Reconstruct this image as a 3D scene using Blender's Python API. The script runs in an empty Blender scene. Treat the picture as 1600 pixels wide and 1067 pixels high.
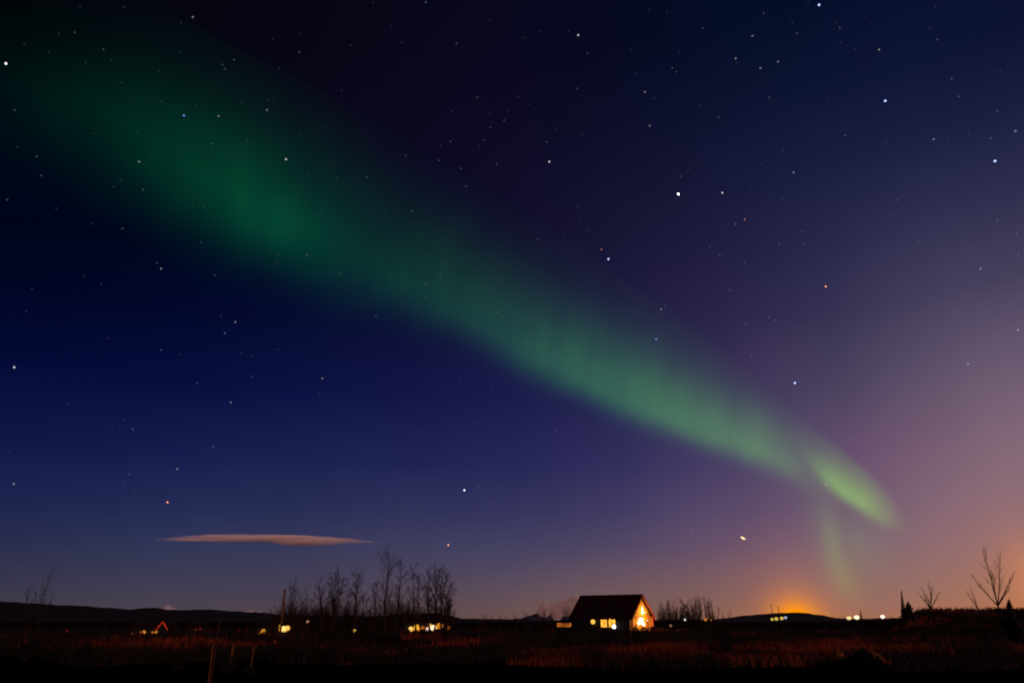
import bpy, math, random
from mathutils import Vector, Matrix, noise
C = bpy.context.scene
col = C.collection
R = math.radians

# ------------------------------------------------------------------ camera
FPX = 1156.0                       # focal length in pixels of the 1600 px wide photograph
HORIZON = 968.0
TILT = math.atan((HORIZON - 533.5) / FPX)
EYE = Vector((0, 0, 2.0))
cd = bpy.data.cameras.new('camera')
cam = bpy.data.objects.new('camera', cd); col.objects.link(cam)
cam.location = EYE
cam.rotation_euler = (R(90) + TILT, 0, 0)
cd.sensor_width = 36; cd.lens = 36 * FPX / 1600
cd.clip_start = 0.1; cd.clip_end = 200000
cd.dof.use_dof = True; cd.dof.focus_distance = 10.0; cd.dof.aperture_fstop = 1.25
C.camera = cam
FW = Vector((0, math.cos(TILT), math.sin(TILT))); UP = Vector((0, -math.sin(TILT), math.cos(TILT)))

def ray(px, py):
    return (FW * FPX + Vector((1, 0, 0)) * (px - 800) + UP * (533.5 - py)).normalized()
def P(px, py, Y):
    d = ray(px, py)
    return EYE + d * (Y / d.y)
def proj(d):
    z = d.dot(FW)
    return 800 + FPX * d.x / z, 533.5 - FPX * d.dot(UP) / z

# ------------------------------------------------------------------ render, exposure
C.view_settings.view_transform = 'Standard'; C.view_settings.look = 'None'
C.view_settings.exposure = 0.0; C.view_settings.gamma = 1.0
C.render.engine = 'CYCLES'
C.cycles.use_denoising = True
C.cycles.filter_width = 1.6
C.cycles.volume_bounces = 4
C.cycles.max_bounces = 6
C.cycles.transparent_max_bounces = 24
C.cycles.sample_clamp_indirect = 3.0

# ------------------------------------------------------------------ world: night sky gradient by azimuth and elevation
def lin(c):
    return tuple(((v / 255) / 12.92 if v / 255 <= 0.04045 else ((v / 255 + 0.055) / 1.055) ** 2.4) for v in c)
SX = [0, 200, 400, 600, 800, 1000, 1200, 1400, 1600]
SKY = [
 (0,   [(0,5,7),(3,5,11),(7,4,17),(8,5,21),(7,7,27),(3,9,31),(4,13,39),(7,14,44),(9,15,47)]),
 (200, [(0,5,20),(1,6,20),(5,7,23),(11,8,28),(13,10,36),(13,15,43),(15,22,52),(22,28,60),(32,35,70)]),
 (400, [(0,3,28),(0,4,30),(1,6,33),(7,9,36),(17,15,44),(27,24,56),(36,33,68),(47,48,82),(74,66,94)]),
 (500, [(2,7,44),(2,8,46),(4,10,48),(10,14,50),(22,19,58),(32,30,66),(48,43,76),(60,57,88),(100,85,110)]),
 (600, [(5,11,58),(5,13,60),(8,15,62),(14,18,66),(24,24,72),(38,36,80),(64,54,88),(82,74,100),(126,103,122)]),
 (750, [(22,31,78),(24,34,80),(28,37,82),(34,38,84),(40,42,90),(56,52,98),(86,71,108),(112,89,112),(142,110,122)]),
 (850, [(42,46,78),(46,52,84),(50,54,88),(60,60,92),(66,64,98),(84,72,102),(112,86,108),(128,102,114),(160,114,108)]),
 (920, [(58,56,76),(62,60,80),(68,62,82),(78,68,86),(94,78,92),(116,90,94),(136,98,96),(146,108,100),(172,118,96)]),
 (955, [(66,60,72),(72,62,74),(78,66,74),(88,70,74),(104,80,80),(124,92,86),(144,100,88),(158,108,92),(184,116,82)]),
 (970, [(66,58,68),(72,60,70),(78,64,70),(90,70,70),(106,80,76),(126,92,82),(158,104,80),(164,108,78),(188,112,70)]),
]
def sky_at(px, py):
    px = min(1600, max(0, px)); py = min(970, max(0, py))
    j = max(k for k in range(len(SKY)) if SKY[k][0] <= py); j = min(j, len(SKY) - 2)
    ty = (py - SKY[j][0]) / (SKY[j+1][0] - SKY[j][0])
    i = min(int(px // 200), 7); tx = (px - SX[i]) / 200
    a = [SKY[j][1][i][c] * (1 - tx) + SKY[j][1][i+1][c] * tx for c in range(3)]
    b = [SKY[j+1][1][i][c] * (1 - tx) + SKY[j+1][1][i+1][c] * tx for c in range(3)]
    return lin([a[c] * (1 - ty) + b[c] * ty for c in range(3)])

W = bpy.data.worlds.new('World'); C.world = W; W.use_nodes = True
nt = W.node_tree; nt.nodes.clear()
def N(t, **k):
    n = nt.nodes.new(t)
    for a, b in k.items(): setattr(n, a, b)
    return n
def M_(op, a, b=None, c=None, clamp=False):
    n = nt.nodes.new('ShaderNodeMath'); n.operation = op; n.use_clamp = clamp
    for i, v in enumerate((a, b, c)):
        if v is None: continue
        if isinstance(v, (int, float)): n.inputs[i].default_value = v
        else: nt.links.new(v, n.inputs[i])
    return n.outputs[0]
def mixc(f, a, b, mode='MIX'):
    n = nt.nodes.new('ShaderNodeMix'); n.data_type = 'RGBA'; n.blend_type = mode
    for i, v in ((0, f), (6, a), (7, b)):
        if isinstance(v, (int, float)): n.inputs[i].default_value = v
        elif isinstance(v, tuple): n.inputs[i].default_value = (*v, 1)
        else: nt.links.new(v, n.inputs[i])
    return n.outputs[2]
def ramp(fac, stops):
    n = nt.nodes.new('ShaderNodeValToRGB'); e = n.color_ramp.elements
    n.color_ramp.interpolation = 'LINEAR'
    while len(e) < len(stops): e.new(0.5)
    for k, (p, c) in enumerate(stops):
        e[k].position = p; e[k].color = (*c, 1)
    nt.links.new(fac, n.inputs[0]); return n.outputs[0]
tc = N('ShaderNodeTexCoord'); sx = N('ShaderNodeSeparateXYZ'); nt.links.new(tc.outputs['Generated'], sx.inputs[0])
dx, dy, dz = sx.outputs
az = M_('ARCTAN2', dx, dy)
el = M_('ARCSINE', dz)
elf = M_('MULTIPLY', el, 1 / R(60), clamp=True)
azs = [R(-42 + 84 * k / 10) for k in range(11)]
els = [R(e) for e in (0, 0.6, 1.6, 3.2, 5, 7.5, 11, 16, 21, 26, 31, 36, 42, 50, 59)]
acc = None
for k, a in enumerate(azs):
    st = []
    for e in els:
        d = Vector((math.sin(a) * math.cos(e), math.cos(a) * math.cos(e), math.sin(e)))
        st.append((e / R(60), sky_at(*proj(d))))
    c = ramp(elf, st)
    if acc is None: acc = c
    else:
        f = M_('DIVIDE', M_('SUBTRACT', az, azs[k-1]), a - azs[k-1], clamp=True)
        acc = mixc(f, acc, c)
def glow(px, py, wx, wy, c, s=1.0, power=1.0):
    global acc
    d = ray(px, py); a0 = math.atan2(d.x, d.y); e0 = math.asin(d.z)
    u = M_('DIVIDE', M_('SUBTRACT', az, a0), wx / 1300); v = M_('DIVIDE', M_('SUBTRACT', el, e0), wy / 1300)
    r2 = M_('ADD', M_('MULTIPLY', u, u), M_('MULTIPLY', v, v))
    if power != 1.0: r2 = M_('POWER', r2, power)
    g = M_('EXPONENT', M_('MULTIPLY', r2, -1.0))
    g = M_('MULTIPLY', g, s)
    n = nt.nodes.new('ShaderNodeVectorMath'); n.operation = 'SCALE'
    n.inputs[0].default_value = c; nt.links.new(g, n.inputs['Scale'])
    m = nt.nodes.new('ShaderNodeVectorMath'); m.operation = 'ADD'
    nt.links.new(acc, m.inputs[0]); nt.links.new(n.outputs[0], m.inputs[1]); acc = m.outputs[0]
# town glow below the horizon, a second one past the right edge, and faint reddish airglow high up
glow(1243, 965, 32, 25, (.80, .19, -.11), 1.0, .8)
glow(1242, 945, 60, 75, (.15, .03, -.02), .75, .8)
glow(1632, 900, 45, 50, (.26, .06, -.02), .8)
glow(1205, 560, 80, 50, (.006, .0, .003)); glow(1370, 700, 110, 60, (.016, .0, .005))
nz = N('ShaderNodeTexNoise'); nz.inputs['Scale'].default_value = 4.0; nz.inputs['Detail'].default_value = 3
nt.links.new(tc.outputs['Generated'], nz.inputs['Vector'])
acc = mixc(1.0, acc, M_('MULTIPLY_ADD', nz.outputs[0], .24, .88), 'MULTIPLY')
bg = N('ShaderNodeBackground'); out = N('ShaderNodeOutputWorld')
nt.links.new(acc, bg.inputs[0]); bg.inputs[1].default_value = 1.0
nt.links.new(bg.outputs[0], out.inputs[0])

# ------------------------------------------------------------------ low warm light from behind the camera (town lights / low moon)
sl = bpy.data.lights.new('sun', 'SUN'); so = bpy.data.objects.new('sun', sl); col.objects.link(so)
sl.energy = 0.60; sl.angle = R(3); sl.color = (1.0, .47, .31)
ldir = Vector((-.42, 1.0, -.22)).normalized()        # the way the light travels
so.rotation_euler = ldir.to_track_quat('-Z', 'Y').to_euler()

# ------------------------------------------------------------------ helpers
def tag(o, label=None, cat=None, group=None, kind=None):
    if label: o['label'] = label
    if cat: o['category'] = cat
    if group: o['group'] = group
    if kind: o['kind'] = kind
    return o
def empty(name, loc, rz=0.0):
    o = bpy.data.objects.new(name, None); col.objects.link(o); o.location = loc; o.rotation_euler = (0, 0, rz)
    o.empty_display_size = .2
    return o
class MB:
    def __init__(s): s.v = []; s.f = []
    def add(s, vs, fs):
        n = len(s.v); s.v += [tuple(v) for v in vs]; s.f += [tuple(i + n for i in f) for f in fs]; return s
    def box(s, a, b):
        x0, y0, z0 = a; x1, y1, z1 = b
        return s.add([(x0,y0,z0),(x1,y0,z0),(x1,y1,z0),(x0,y1,z0),(x0,y0,z1),(x1,y0,z1),(x1,y1,z1),(x0,y1,z1)],
                     [(0,3,2,1),(4,5,6,7),(0,1,5,4),(1,2,6,5),(2,3,7,6),(3,0,4,7)])
    def prism(s, poly, axis, a, b):
        n = len(poly); pts = []
        for t in (a, b):
            for (p, q) in poly:
                pts.append({'x': (t, p, q), 'y': (p, t, q), 'z': (p, q, t)}[axis])
        return s.add(pts, [tuple(range(n))[::-1], tuple(range(n, 2*n))] + [(i, (i+1) % n, n + (i+1) % n, n + i) for i in range(n)])
    def tube(s, pts, rad, n=5, cap=True):
        pts = [Vector(p) for p in pts]; base = len(s.v); m = len(pts)
        for k, p in enumerate(pts):
            t = (pts[min(k+1, m-1)] - pts[max(k-1, 0)])
            if t.length < 1e-9: t = Vector((0, 0, 1))
            t.normalize()
            a = t.cross(Vector((.31, .95, .05))); a.normalize(); b = t.cross(a)
            r = rad[k] if isinstance(rad, (list, tuple)) else rad
            for i in range(n):
                an = 2 * math.pi * i / n
                s.v.append(tuple(p + a * (r * math.cos(an)) + b * (r * math.sin(an))))
        for k in range(m - 1):
            for i in range(n):
                j = (i + 1) % n
                s.f.append((base + k*n + i, base + k*n + j, base + (k+1)*n + j, base + (k+1)*n + i))
        if cap:
            s.f.append(tuple(base + i for i in range(n))[::-1]); s.f.append(tuple(base + (m-1)*n + i for i in range(n)))
        return s
    def ball(s, c, r, n=10, m=6, sq=(1, 1, 1)):
        vs = [(c[0], c[1], c[2] - r*sq[2])]
        for j in range(1, m):
            ph = math.pi * j / m
            for i in range(n):
                th = 2 * math.pi * i / n
                vs.append((c[0] + r*sq[0]*math.sin(ph)*math.cos(th), c[1] + r*sq[1]*math.sin(ph)*math.sin(th), c[2] - r*sq[2]*math.cos(ph)))
        vs.append((c[0], c[1], c[2] + r*sq[2])); L = len(vs) - 1
        fs = [(0, 1 + (i+1) % n, 1 + i) for i in range(n)]
        for j in range(m - 2):
            for i in range(n):
                a = 1 + j*n + i; b = 1 + j*n + (i+1) % n
                fs.append((a, b, b + n, a + n))
        fs += [(L, L - n + i, L - n + (i+1) % n) for i in range(n)]
        return s.add(vs, fs)
    def build(s, name, mat, parent=None, smooth=False):
        me = bpy.data.meshes.new(name); me.from_pydata(s.v, [], s.f); me.materials.append(mat)
        if smooth: me.polygons.foreach_set('use_smooth', [True] * len(me.polygons))
        me.update()
        o = bpy.data.objects.new(name, me); col.objects.link(o)
        if parent: o.parent = parent
        return o
def mat(name, c1, c2=None, scale=3.0, rough=.85, bump=0.0, detail=5, spec=.3):
    m = bpy.data.materials.new(name); m.use_nodes = True; t = m.node_tree; b = t.nodes['Principled BSDF']
    b.inputs['Roughness'].default_value = rough; b.inputs['Specular IOR Level'].default_value = spec
    co = t.nodes.new('ShaderNodeTexCoord'); n = t.nodes.new('ShaderNodeTexNoise')
    n.inputs['Scale'].default_value = scale; n.inputs['Detail'].default_value = detail
    t.links.new(co.outputs['Object'], n.inputs['Vector'])
    r = t.nodes.new('ShaderNodeValToRGB'); r.color_ramp.elements[0].position = .35; r.color_ramp.elements[1].position = .65
    r.color_ramp.elements[0].color = (*c1, 1); r.color_ramp.elements[1].color = (*(c2 or c1), 1)
    t.links.new(n.outputs[0], r.inputs[0]); t.links.new(r.outputs[0], b.inputs['Base Color'])
    if bump:
        bp = t.nodes.new('ShaderNodeBump'); bp.inputs['Strength'].default_value = bump
        t.links.new(n.outputs[0], bp.inputs['Height']); t.links.new(bp.outputs[0], b.inputs['Normal'])
    return m
def wood(name, c1, c2, freq=8.0, axis='Z', rough=.7):
    """planks: a wave across the boards plus grain noise"""
    m = mat(name, c1, c2, 6, rough); t = m.node_tree; b = t.nodes['Principled BSDF']
    w = t.nodes.new('ShaderNodeTexWave'); w.bands_direction = axis; w.inputs['Scale'].default_value = freq; w.inputs['Distortion'].default_value = .3
    co = [n for n in t.nodes if n.type == 'TEX_COORD'][0]; t.links.new(co.outputs['Object'], w.inputs['Vector'])
    bp = t.nodes.new('ShaderNodeBump'); bp.inputs['Strength'].default_value = .5; bp.inputs['Distance'].default_value = .02
    t.links.new(w.outputs['Fac'], bp.inputs['Height']); t.links.new(bp.outputs[0], b.inputs['Normal'])
    return m
def glowmat(name, c, s, vary=0.0, scale=2.0):
    m = bpy.data.materials.new(name); m.use_nodes = True; t = m.node_tree; t.nodes.clear()
    e = t.nodes.new('ShaderNodeEmission'); o = t.nodes.new('ShaderNodeOutputMaterial')
    e.inputs[0].default_value = (*c, 1); e.inputs[1].default_value = s
    if vary:
        co = t.nodes.new('ShaderNodeTexCoord'); n = t.nodes.new('ShaderNodeTexNoise'); n.inputs['Scale'].default_value = scale
        t.links.new(co.outputs['Object'], n.inputs['Vector'])
        a = t.nodes.new('ShaderNodeMapRange'); a.inputs[1].default_value = .35; a.inputs[2].default_value = .65
        a.inputs[3].default_value = s * (1 - vary); a.inputs[4].default_value = s * (1 + vary)
        t.links.new(n.outputs[0], a.inputs[0]); t.links.new(a.outputs[0], e.inputs[1])
    t.links.new(e.outputs[0], o.inputs[0]); m.cycles.emission_sampling = 'NONE'
    return m
def sstep(a, b, x):
    if a > b: return 1 - sstep(b, a, x)
    t = min(1, max(0, (x - a) / (b - a))); return t*t*(3 - 2*t)
def ground_z(x, y):
    z = .28 * noise.noise(Vector((x * .05, y * .05, 0))) + .10 * noise.noise(Vector((x * .21, y * .21, 3)))
    z *= sstep(4, 30, y) * (1 - sstep(400, 900, y)) if y > 0 else 0
    right = sstep(.455, .525, x / max(y, 1)) * sstep(55, 140, y)
    z += 3.3 * right * (1 - .7 * sstep(300, 1200, y))
    left = 1 - sstep(-100, -70, x)
    near = 120 - 32 * sstep(-12, -38, x) - 12 * sstep(34, 48, x); z -= 3.2 * sstep(near, near + 45, y) * (1 - right)
    z -= .35 * sstep(0, 1, 1) * sstep(60, 20, y) * 0
    return z
def G(px, py):
    d = ray(px, py); t = 5.0
    while t < 4000:
        p = EYE + d * t
        if p.z <= ground_z(p.x, p.y): return p
        t *= 1.01
    return EYE + d * t
def on(px, Y, dz=0.0):
    """ground point at depth Y under the picture column px (measured at the horizon)"""
    p = P(px, HORIZON, Y); p.z = ground_z(p.x, p.y) + dz; return p

# ------------------------------------------------------------------ materials
M = {}
M['bark'] = mat('bark', (.018,.010,.008), (.032,.017,.012), 8)
M['twig'] = mat('twig_bark', (.026,.012,.010), (.045,.020,.015), 10)
M['conifer'] = mat('conifer_needles', (.006,.010,.006), (.014,.020,.010), 4)
M['hill'] = mat('hill_ground', (.0025,.002,.002), (.006,.0035,.0035), .004, 1)
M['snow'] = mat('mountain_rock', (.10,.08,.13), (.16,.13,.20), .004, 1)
M['heath'] = mat('heath', (.018,.009,.007), (.045,.018,.012), 1.5)
M['darkbush'] = mat('dark_heather', (.006,.004,.004), (.014,.008,.007), 2)
M['straw'] = mat('dry_grass', (.012,.003,.002), (.21,.036,.013), .11)
for _n in M['straw'].node_tree.nodes:
    if _n.type == 'VALTORGB': _n.color_ramp.elements[0].position = .45; _n.color_ramp.elements[1].position = .60
M['stake'] = mat('raw_wood', (.15,.055,.013), (.22,.085,.02), 9)
M['oldwood'] = mat('weathered_wood', (.05,.016,.012), (.08,.026,.018), 9)
M['roof'] = mat('roof_metal', (.018,.007,.008), (.034,.013,.013), 2, .9, spec=.1)
M['cladding'] = wood('dark_cladding', (.008,.010,.012), (.015,.016,.017), 5)
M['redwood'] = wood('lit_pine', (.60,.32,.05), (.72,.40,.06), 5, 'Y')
M['trim'] = mat('red_trim', (.45,.06,.02), (.55,.09,.03), 5, .6)
M['deck'] = wood('deck_boards', (.10,.05,.035), (.15,.07,.05), 6, 'X')
M['metal'] = mat('galvanised_metal', (.05,.05,.05), (.08,.08,.08), 5, .5)
M['amber'] = glowmat('amber_window', (1, .33, .025), 1.1, .5, 2.2)
M['house_glass'] = glowmat('house_window', (1, .46, .045), 1.35, .4, 2.2)
M['amber_dim'] = glowmat('dim_amber_window', (1, .26, .04), .38, .5, 2.0)
M['warmwhite'] = glowmat('warm_white_glass', (1, .86, .62), 3.0)
M['frame'] = mat('window_frame', (.05,.025,.015), (.07,.03,.02), 4)

# ------------------------------------------------------------------ ground
def grid_sheet(name, xs, ys, zf, m):
    b = MB(); b.v = [(x, y, zf(x, y)) for y in ys for x in xs]; nx = len(xs)
    b.f = [(j*nx+i, j*nx+i+1, (j+1)*nx+i+1, (j+1)*nx+i) for j in range(len(ys)-1) for i in range(nx-1)]
    return b.build(name, m, smooth=True)
gm = bpy.data.materials.new('dry_field'); gm.use_nodes = True; t = gm.node_tree; b_ = t.nodes['Principled BSDF']
b_.inputs['Roughness'].default_value = 1; b_.inputs['Specular IOR Level'].default_value = 0
co = t.nodes.new('ShaderNodeTexCoord')
def gn(scale, det, p0, p1, stretch=(1, 1, 1)):
    mp = t.nodes.new('ShaderNodeMapping'); mp.inputs['Scale'].default_value = stretch
    n = t.nodes.new('ShaderNodeTexNoise'); n.inputs['Scale'].default_value = scale; n.inputs['Detail'].default_value = det
    r = t.nodes.new('ShaderNodeMapRange'); r.inputs[1].default_value = p0; r.inputs[2].default_value = p1
    t.links.new(co.outputs['Object'], mp.inputs[0]); t.links.new(mp.outputs[0], n.inputs['Vector']); t.links.new(n.outputs[0], r.inputs[0])
    return r.outputs[0]
def gmix(f, a, b):
    n = t.nodes.new('ShaderNodeMix'); n.data_type = 'RGBA'
    t.links.new(f, n.inputs[0])
    for i, v in ((6, a), (7, b)):
        if isinstance(v, tuple): n.inputs[i].default_value = (*v, 1)
        else: t.links.new(v, n.inputs[i])
    return n.outputs[2]
c0 = gmix(gn(.9, 6, .35, .65), (.030, .005, .003), (.070, .014, .006))
c1 = gmix(gn(.05, 5, .46, .56, (1, .6, 1)), c0, (.006, .003, .003))
t.links.new(c1, b_.inputs['Base Color'])
xs = [-30000, -8000, -2500, -900, -420] + [-260 + 4*k for k in range(131)] + [420, 900, 2500, 8000, 30000]
ys = [-200, -60, 0] + [4 + 2.0*k for k in range(60)] + [124 + 6*k for k in range(40)] + [400, 600, 900, 1500, 3000, 8000, 30000, 70000]
tag(grid_sheet('ground', xs, ys, ground_z, gm), kind='structure')

# foreground shade painted as a near-black ground sheet in front of the camera
def shade_far(x):
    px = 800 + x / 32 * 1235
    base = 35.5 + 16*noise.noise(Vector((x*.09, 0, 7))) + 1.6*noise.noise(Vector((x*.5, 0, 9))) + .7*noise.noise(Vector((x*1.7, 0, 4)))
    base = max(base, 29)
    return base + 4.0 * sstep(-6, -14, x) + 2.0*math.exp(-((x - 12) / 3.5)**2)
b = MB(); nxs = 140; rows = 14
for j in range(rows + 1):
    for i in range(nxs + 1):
        x = -45 + 90 * i / nxs; y = 3 + (shade_far(x) - 3) * j / rows
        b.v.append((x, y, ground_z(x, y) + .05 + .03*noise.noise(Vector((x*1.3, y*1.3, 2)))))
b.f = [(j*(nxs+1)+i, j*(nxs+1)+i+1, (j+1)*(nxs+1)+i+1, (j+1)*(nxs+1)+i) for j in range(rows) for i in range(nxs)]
tag(b.build('foreground_shade', mat('shade_black', (.0025,.002,.002), (.006,.005,.005), 6, 1, spec=0), smooth=True), kind='structure')

# ------------------------------------------------------------------ hills
def ridge(name, Y, prof, depth, m, base=-8, seed=0):
    """prof: list of picture columns and rows of the crest; a ridge with real depth behind its crest"""
    b = MB(); n = 0; x0, x1 = prof[0][0], prof[-1][0]; cols = 160; rws = 9
    for i in range(cols + 1):
        px = x0 + (x1 - x0) * i / cols
        k = max(q for q in range(len(prof)) if prof[q][0] <= px); k = min(k, len(prof) - 2)
        s_ = (px - prof[k][0]) / (prof[k+1][0] - prof[k][0]); s_ = s_*s_*(3-2*s_)*.5 + s_*.5
        py = prof[k][1] * (1 - s_) + prof[k+1][1] * s_
        p = P(px, py, Y)
        jit = .10 * noise.noise(Vector((i*.5, seed, 0))); p.z += Y/1300 * (.9*noise.noise(Vector((px*.06, seed, 1))) + .45*noise.noise(Vector((px*.21, seed, 2))))
        for j in range(rws):
            a = -1 + 2 * j / (rws - 1); h = math.cos(a * math.pi / 2) ** 1.3
            b.v.append((p.x * (1 + a*depth/Y*.5), Y + a*depth, base + (p.z * (1 + jit*.02) - base) * h * (1 + (.05*noise.noise(Vector((i*.3, j*.9, seed))) if 0 < j < rws-1 and j != 4 else 0))))
    b.f = [(i*rws+j, i*rws+j+1, (i+1)*rws+j+1, (i+1)*rws+j) for i in range(cols) for j in range(rws-1)]
    return tag(b.build(name, m, smooth=True), kind='structure')
ridge('hills', 2600, [(-400,925),(-150,935),(0,939),(50,942),(100,945),(135,946),(150,948),(170,949),(214,952.5),(232,950),(246,948.5),(258,952),(290,952.5),(330,951.5),(345,953),(392,956),(415,956.5),(436,960),(520,961),(600,962.5),(740,966),(900,968.6)], 700, M['hill'], seed=1)
ridge('hills', 1500, [(560,968),(600,961),(640,958),(680,958),(702,961),(724,966),(760,968.5)], 220, M['hill'], seed=2)
ridge('hills', 2200, [(1090,969),(1125,966),(1150,963),(1180,959.5),(1220,957),(1250,956.5),(1270,959.5),(1288,964),(1340,966.5),(1400,968.5)], 450, M['hill'], seed=3)
ridge('mountain', 9000, [(770,968.5),(812,966),(828,961),(838,958),(850,959),(870,962),(900,963),(960,967)], 1200, M['snow'], base=-30, seed=4)
ridge('hills', 3200, [(1300,967),(1400,965),(1500,962),(1640,960),(1800,962)], 500, M['hill'], seed=5)

# ------------------------------------------------------------------ aurora: a sheet of glowing air, brighter towards its lower edge
D_A = 60000.0; T_A = 3000.0
am = bpy.data.materials.new('aurora_glow'); am.use_nodes = True; nt = am.node_tree; nt.nodes.clear()
tc = N('ShaderNodeTexCoord'); sx = N('ShaderNodeSeparateXYZ'); nt.links.new(tc.outputs['Object'], sx.inputs[0])
U = M_('DIVIDE', sx.outputs[0], D_A / FPX * 1000)          # -0.8 .. 0.8
V = M_('DIVIDE', sx.outputs[1], D_A / FPX * 1000)          # up positive
def curve(inp, pts, lo, hi, x0=-.85, x1=.70):
    """value as a smooth function of inp through pts = (picture column, value)"""
    f = M_('DIVIDE', M_('SUBTRACT', inp, x0), x1 - x0, clamp=True)
    n = nt.nodes.new('ShaderNodeFloatCurve'); c = n.mapping.curves[0]
    q = [(((px - 800) / 1000 - x0) / (x1 - x0), (v - lo) / (hi - lo)) for px, v in pts]
    while len(c.points) < len(q): c.points.new(.5, .5)
    for k, (a, b) in enumerate(q):
        c.points[k].location = (min(1, max(0, a)), min(1, max(0, b))); c.points[k].handle_type = 'AUTO_CLAMPED'
    n.mapping.update(); nt.links.new(f, n.inputs['Value'])
    return M_('MULTIPLY_ADD', n.outputs[0], hi - lo, lo)
# a little low-frequency waviness
wn = N('ShaderNodeTexNoise'); wn.inputs['Scale'].default_value = .00016; wn.inputs['Detail'].default_value = 2
nt.links.new(tc.outputs['Object'], wn.inputs['Vector'])
wob = M_('MULTIPLY', M_('SUBTRACT', wn.outputs[0], .5), .022)
py_ = M_('MULTIPLY', M_('SUBTRACT', .5335, M_('ADD', V, wob)), 1000)      # sheet coordinate, growing downwards
cy = curve(U, [(0,130),(100,160),(200,205),(300,262),(400,318),(500,368),(600,412),(700,460),(800,522),(900,580),(1000,628),(1100,668),(1180,700),(1240,725),(1280,752),(1310,772),(1340,790),(1380,812),(1420,832)], 0, 1000)
wd = curve(U, [(0,110),(200,100),(300,90),(400,78),(500,72),(600,62),(700,52),(800,42),(900,34),(1000,30),(1100,27),(1200,25),(1260,26),(1300,16),(1340,13),(1380,12)], 0, 200)
wu = curve(U, [(0,80),(200,100),(300,110),(400,112),(500,108),(600,98),(700,90),(800,84),(900,82),(1000,76),(1100,68),(1200,52),(1250,46),(1290,52),(1330,50),(1380,34)], 0, 200)
amp = curve(U, [(-50,.002),(100,.006),(200,.016),(300,.029),(400,.039),(480,.036),(560,.028),(640,.029),(720,.040),(800,.056),(900,.086),(1000,.112),(1100,.132),(1165,.138),(1210,.105),(1245,.068),(1280,.026),(1340,.004),(1390,0),(1430,0)], 0, .3)
dv = M_('SUBTRACT', py_, cy)
up = M_('DIVIDE', M_('MAXIMUM', M_('MULTIPLY', dv, -1), 0), wu)
dn = M_('DIVIDE', M_('MAXIMUM', dv, 0), wd)
gu = M_('EXPONENT', M_('MULTIPLY', M_('POWER', up, 1.7), -1.0))
gd = M_('EXPONENT', M_('MULTIPLY', M_('POWER', dn, 2.2), -1.0))
band = M_('MULTIPLY', M_('MULTIPLY', gu, gd), amp)
# the bright folded end of the band, running more steeply down to the right
th = math.atan(.80); pu = M_('MULTIPLY_ADD', U, 1000, 800 - 1327); pv = M_('SUBTRACT', py_, 773)
ts = M_('ADD', M_('MULTIPLY', pu, math.cos(th)), M_('MULTIPLY', pv, math.sin(th)))
tt = M_('SUBTRACT', M_('MULTIPLY', pv, math.cos(th)), M_('MULTIPLY', pu, math.sin(th)))
tt = M_('SUBTRACT', tt, M_('MULTIPLY', M_('MULTIPLY', ts, ts), -.0016))
ta = M_('DIVIDE', M_('MAXIMUM', tt, 0), 12); tb = M_('DIVIDE', M_('MAXIMUM', M_('MULTIPLY', tt, -1), 0), 30)
tz_ = M_('ADD', M_('POWER', M_('DIVIDE', M_('MAXIMUM', ts, 0), 62), 2.4), M_('POWER', M_('DIVIDE', M_('MAXIMUM', M_('MULTIPLY', ts, -1), 0), 70), 2.0))
tipg = M_('EXPONENT', M_('MULTIPLY', M_('ADD', M_('ADD', M_('POWER', ta, 2.2), M_('POWER', tb, 1.6)), tz_), -1.0))
band = M_('ADD', band, M_('MULTIPLY', tipg, .25))
def lobe(px, py, wx, wy, s, lean=0.0, px_pow=1.0):
    u0 = M_('SUBTRACT', M_('MULTIPLY_ADD', U, 1000, 800 - px), M_('MULTIPLY', M_('SUBTRACT', py_, py), lean))
    u = M_('DIVIDE', u0, wx); v = M_('DIVIDE', M_('SUBTRACT', py_, py), wy)
    r = M_('ADD', M_('MULTIPLY', u, u), M_('MULTIPLY', v, v))
    return M_('MULTIPLY', M_('EXPONENT', M_('MULTIPLY', r, -1)), s)
tail = M_('ADD', lobe(1299, 840, 6.5, 34, .085, .04), lobe(1308, 885, 16, 42, .042, .30))
tail = M_('ADD', tail, M_('ADD', lobe(1330, 850, 55, 60, .030, .05), lobe(1322, 905, 18, 30, .03, .2)))
tail = M_('ADD', tail, lobe(1285, 790, 22, 45, .022))
def anoise(sx_, sy_, scale, det):
    mp = N('ShaderNodeMapping'); mp.inputs['Scale'].default_value = (sx_, sy_, 0); mp.inputs['Rotation'].default_value = (0, 0, R(-12))
    n = N('ShaderNodeTexNoise'); n.inputs['Scale'].default_value = scale; n.inputs['Detail'].default_value = det
    nt.links.new(tc.outputs['Object'], mp.inputs[0]); nt.links.new(mp.outputs[0], n.inputs['Vector']); return n.outputs[0]
texm = M_('MULTIPLY', M_('MULTIPLY_ADD', anoise(1, 1, .00013, 2), 1.1, .45), M_('MULTIPLY_ADD', anoise(1, .22, .0006, 3), .5, .75))
total = M_('MULTIPLY', M_('ADD', band, tail), texm)
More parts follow.
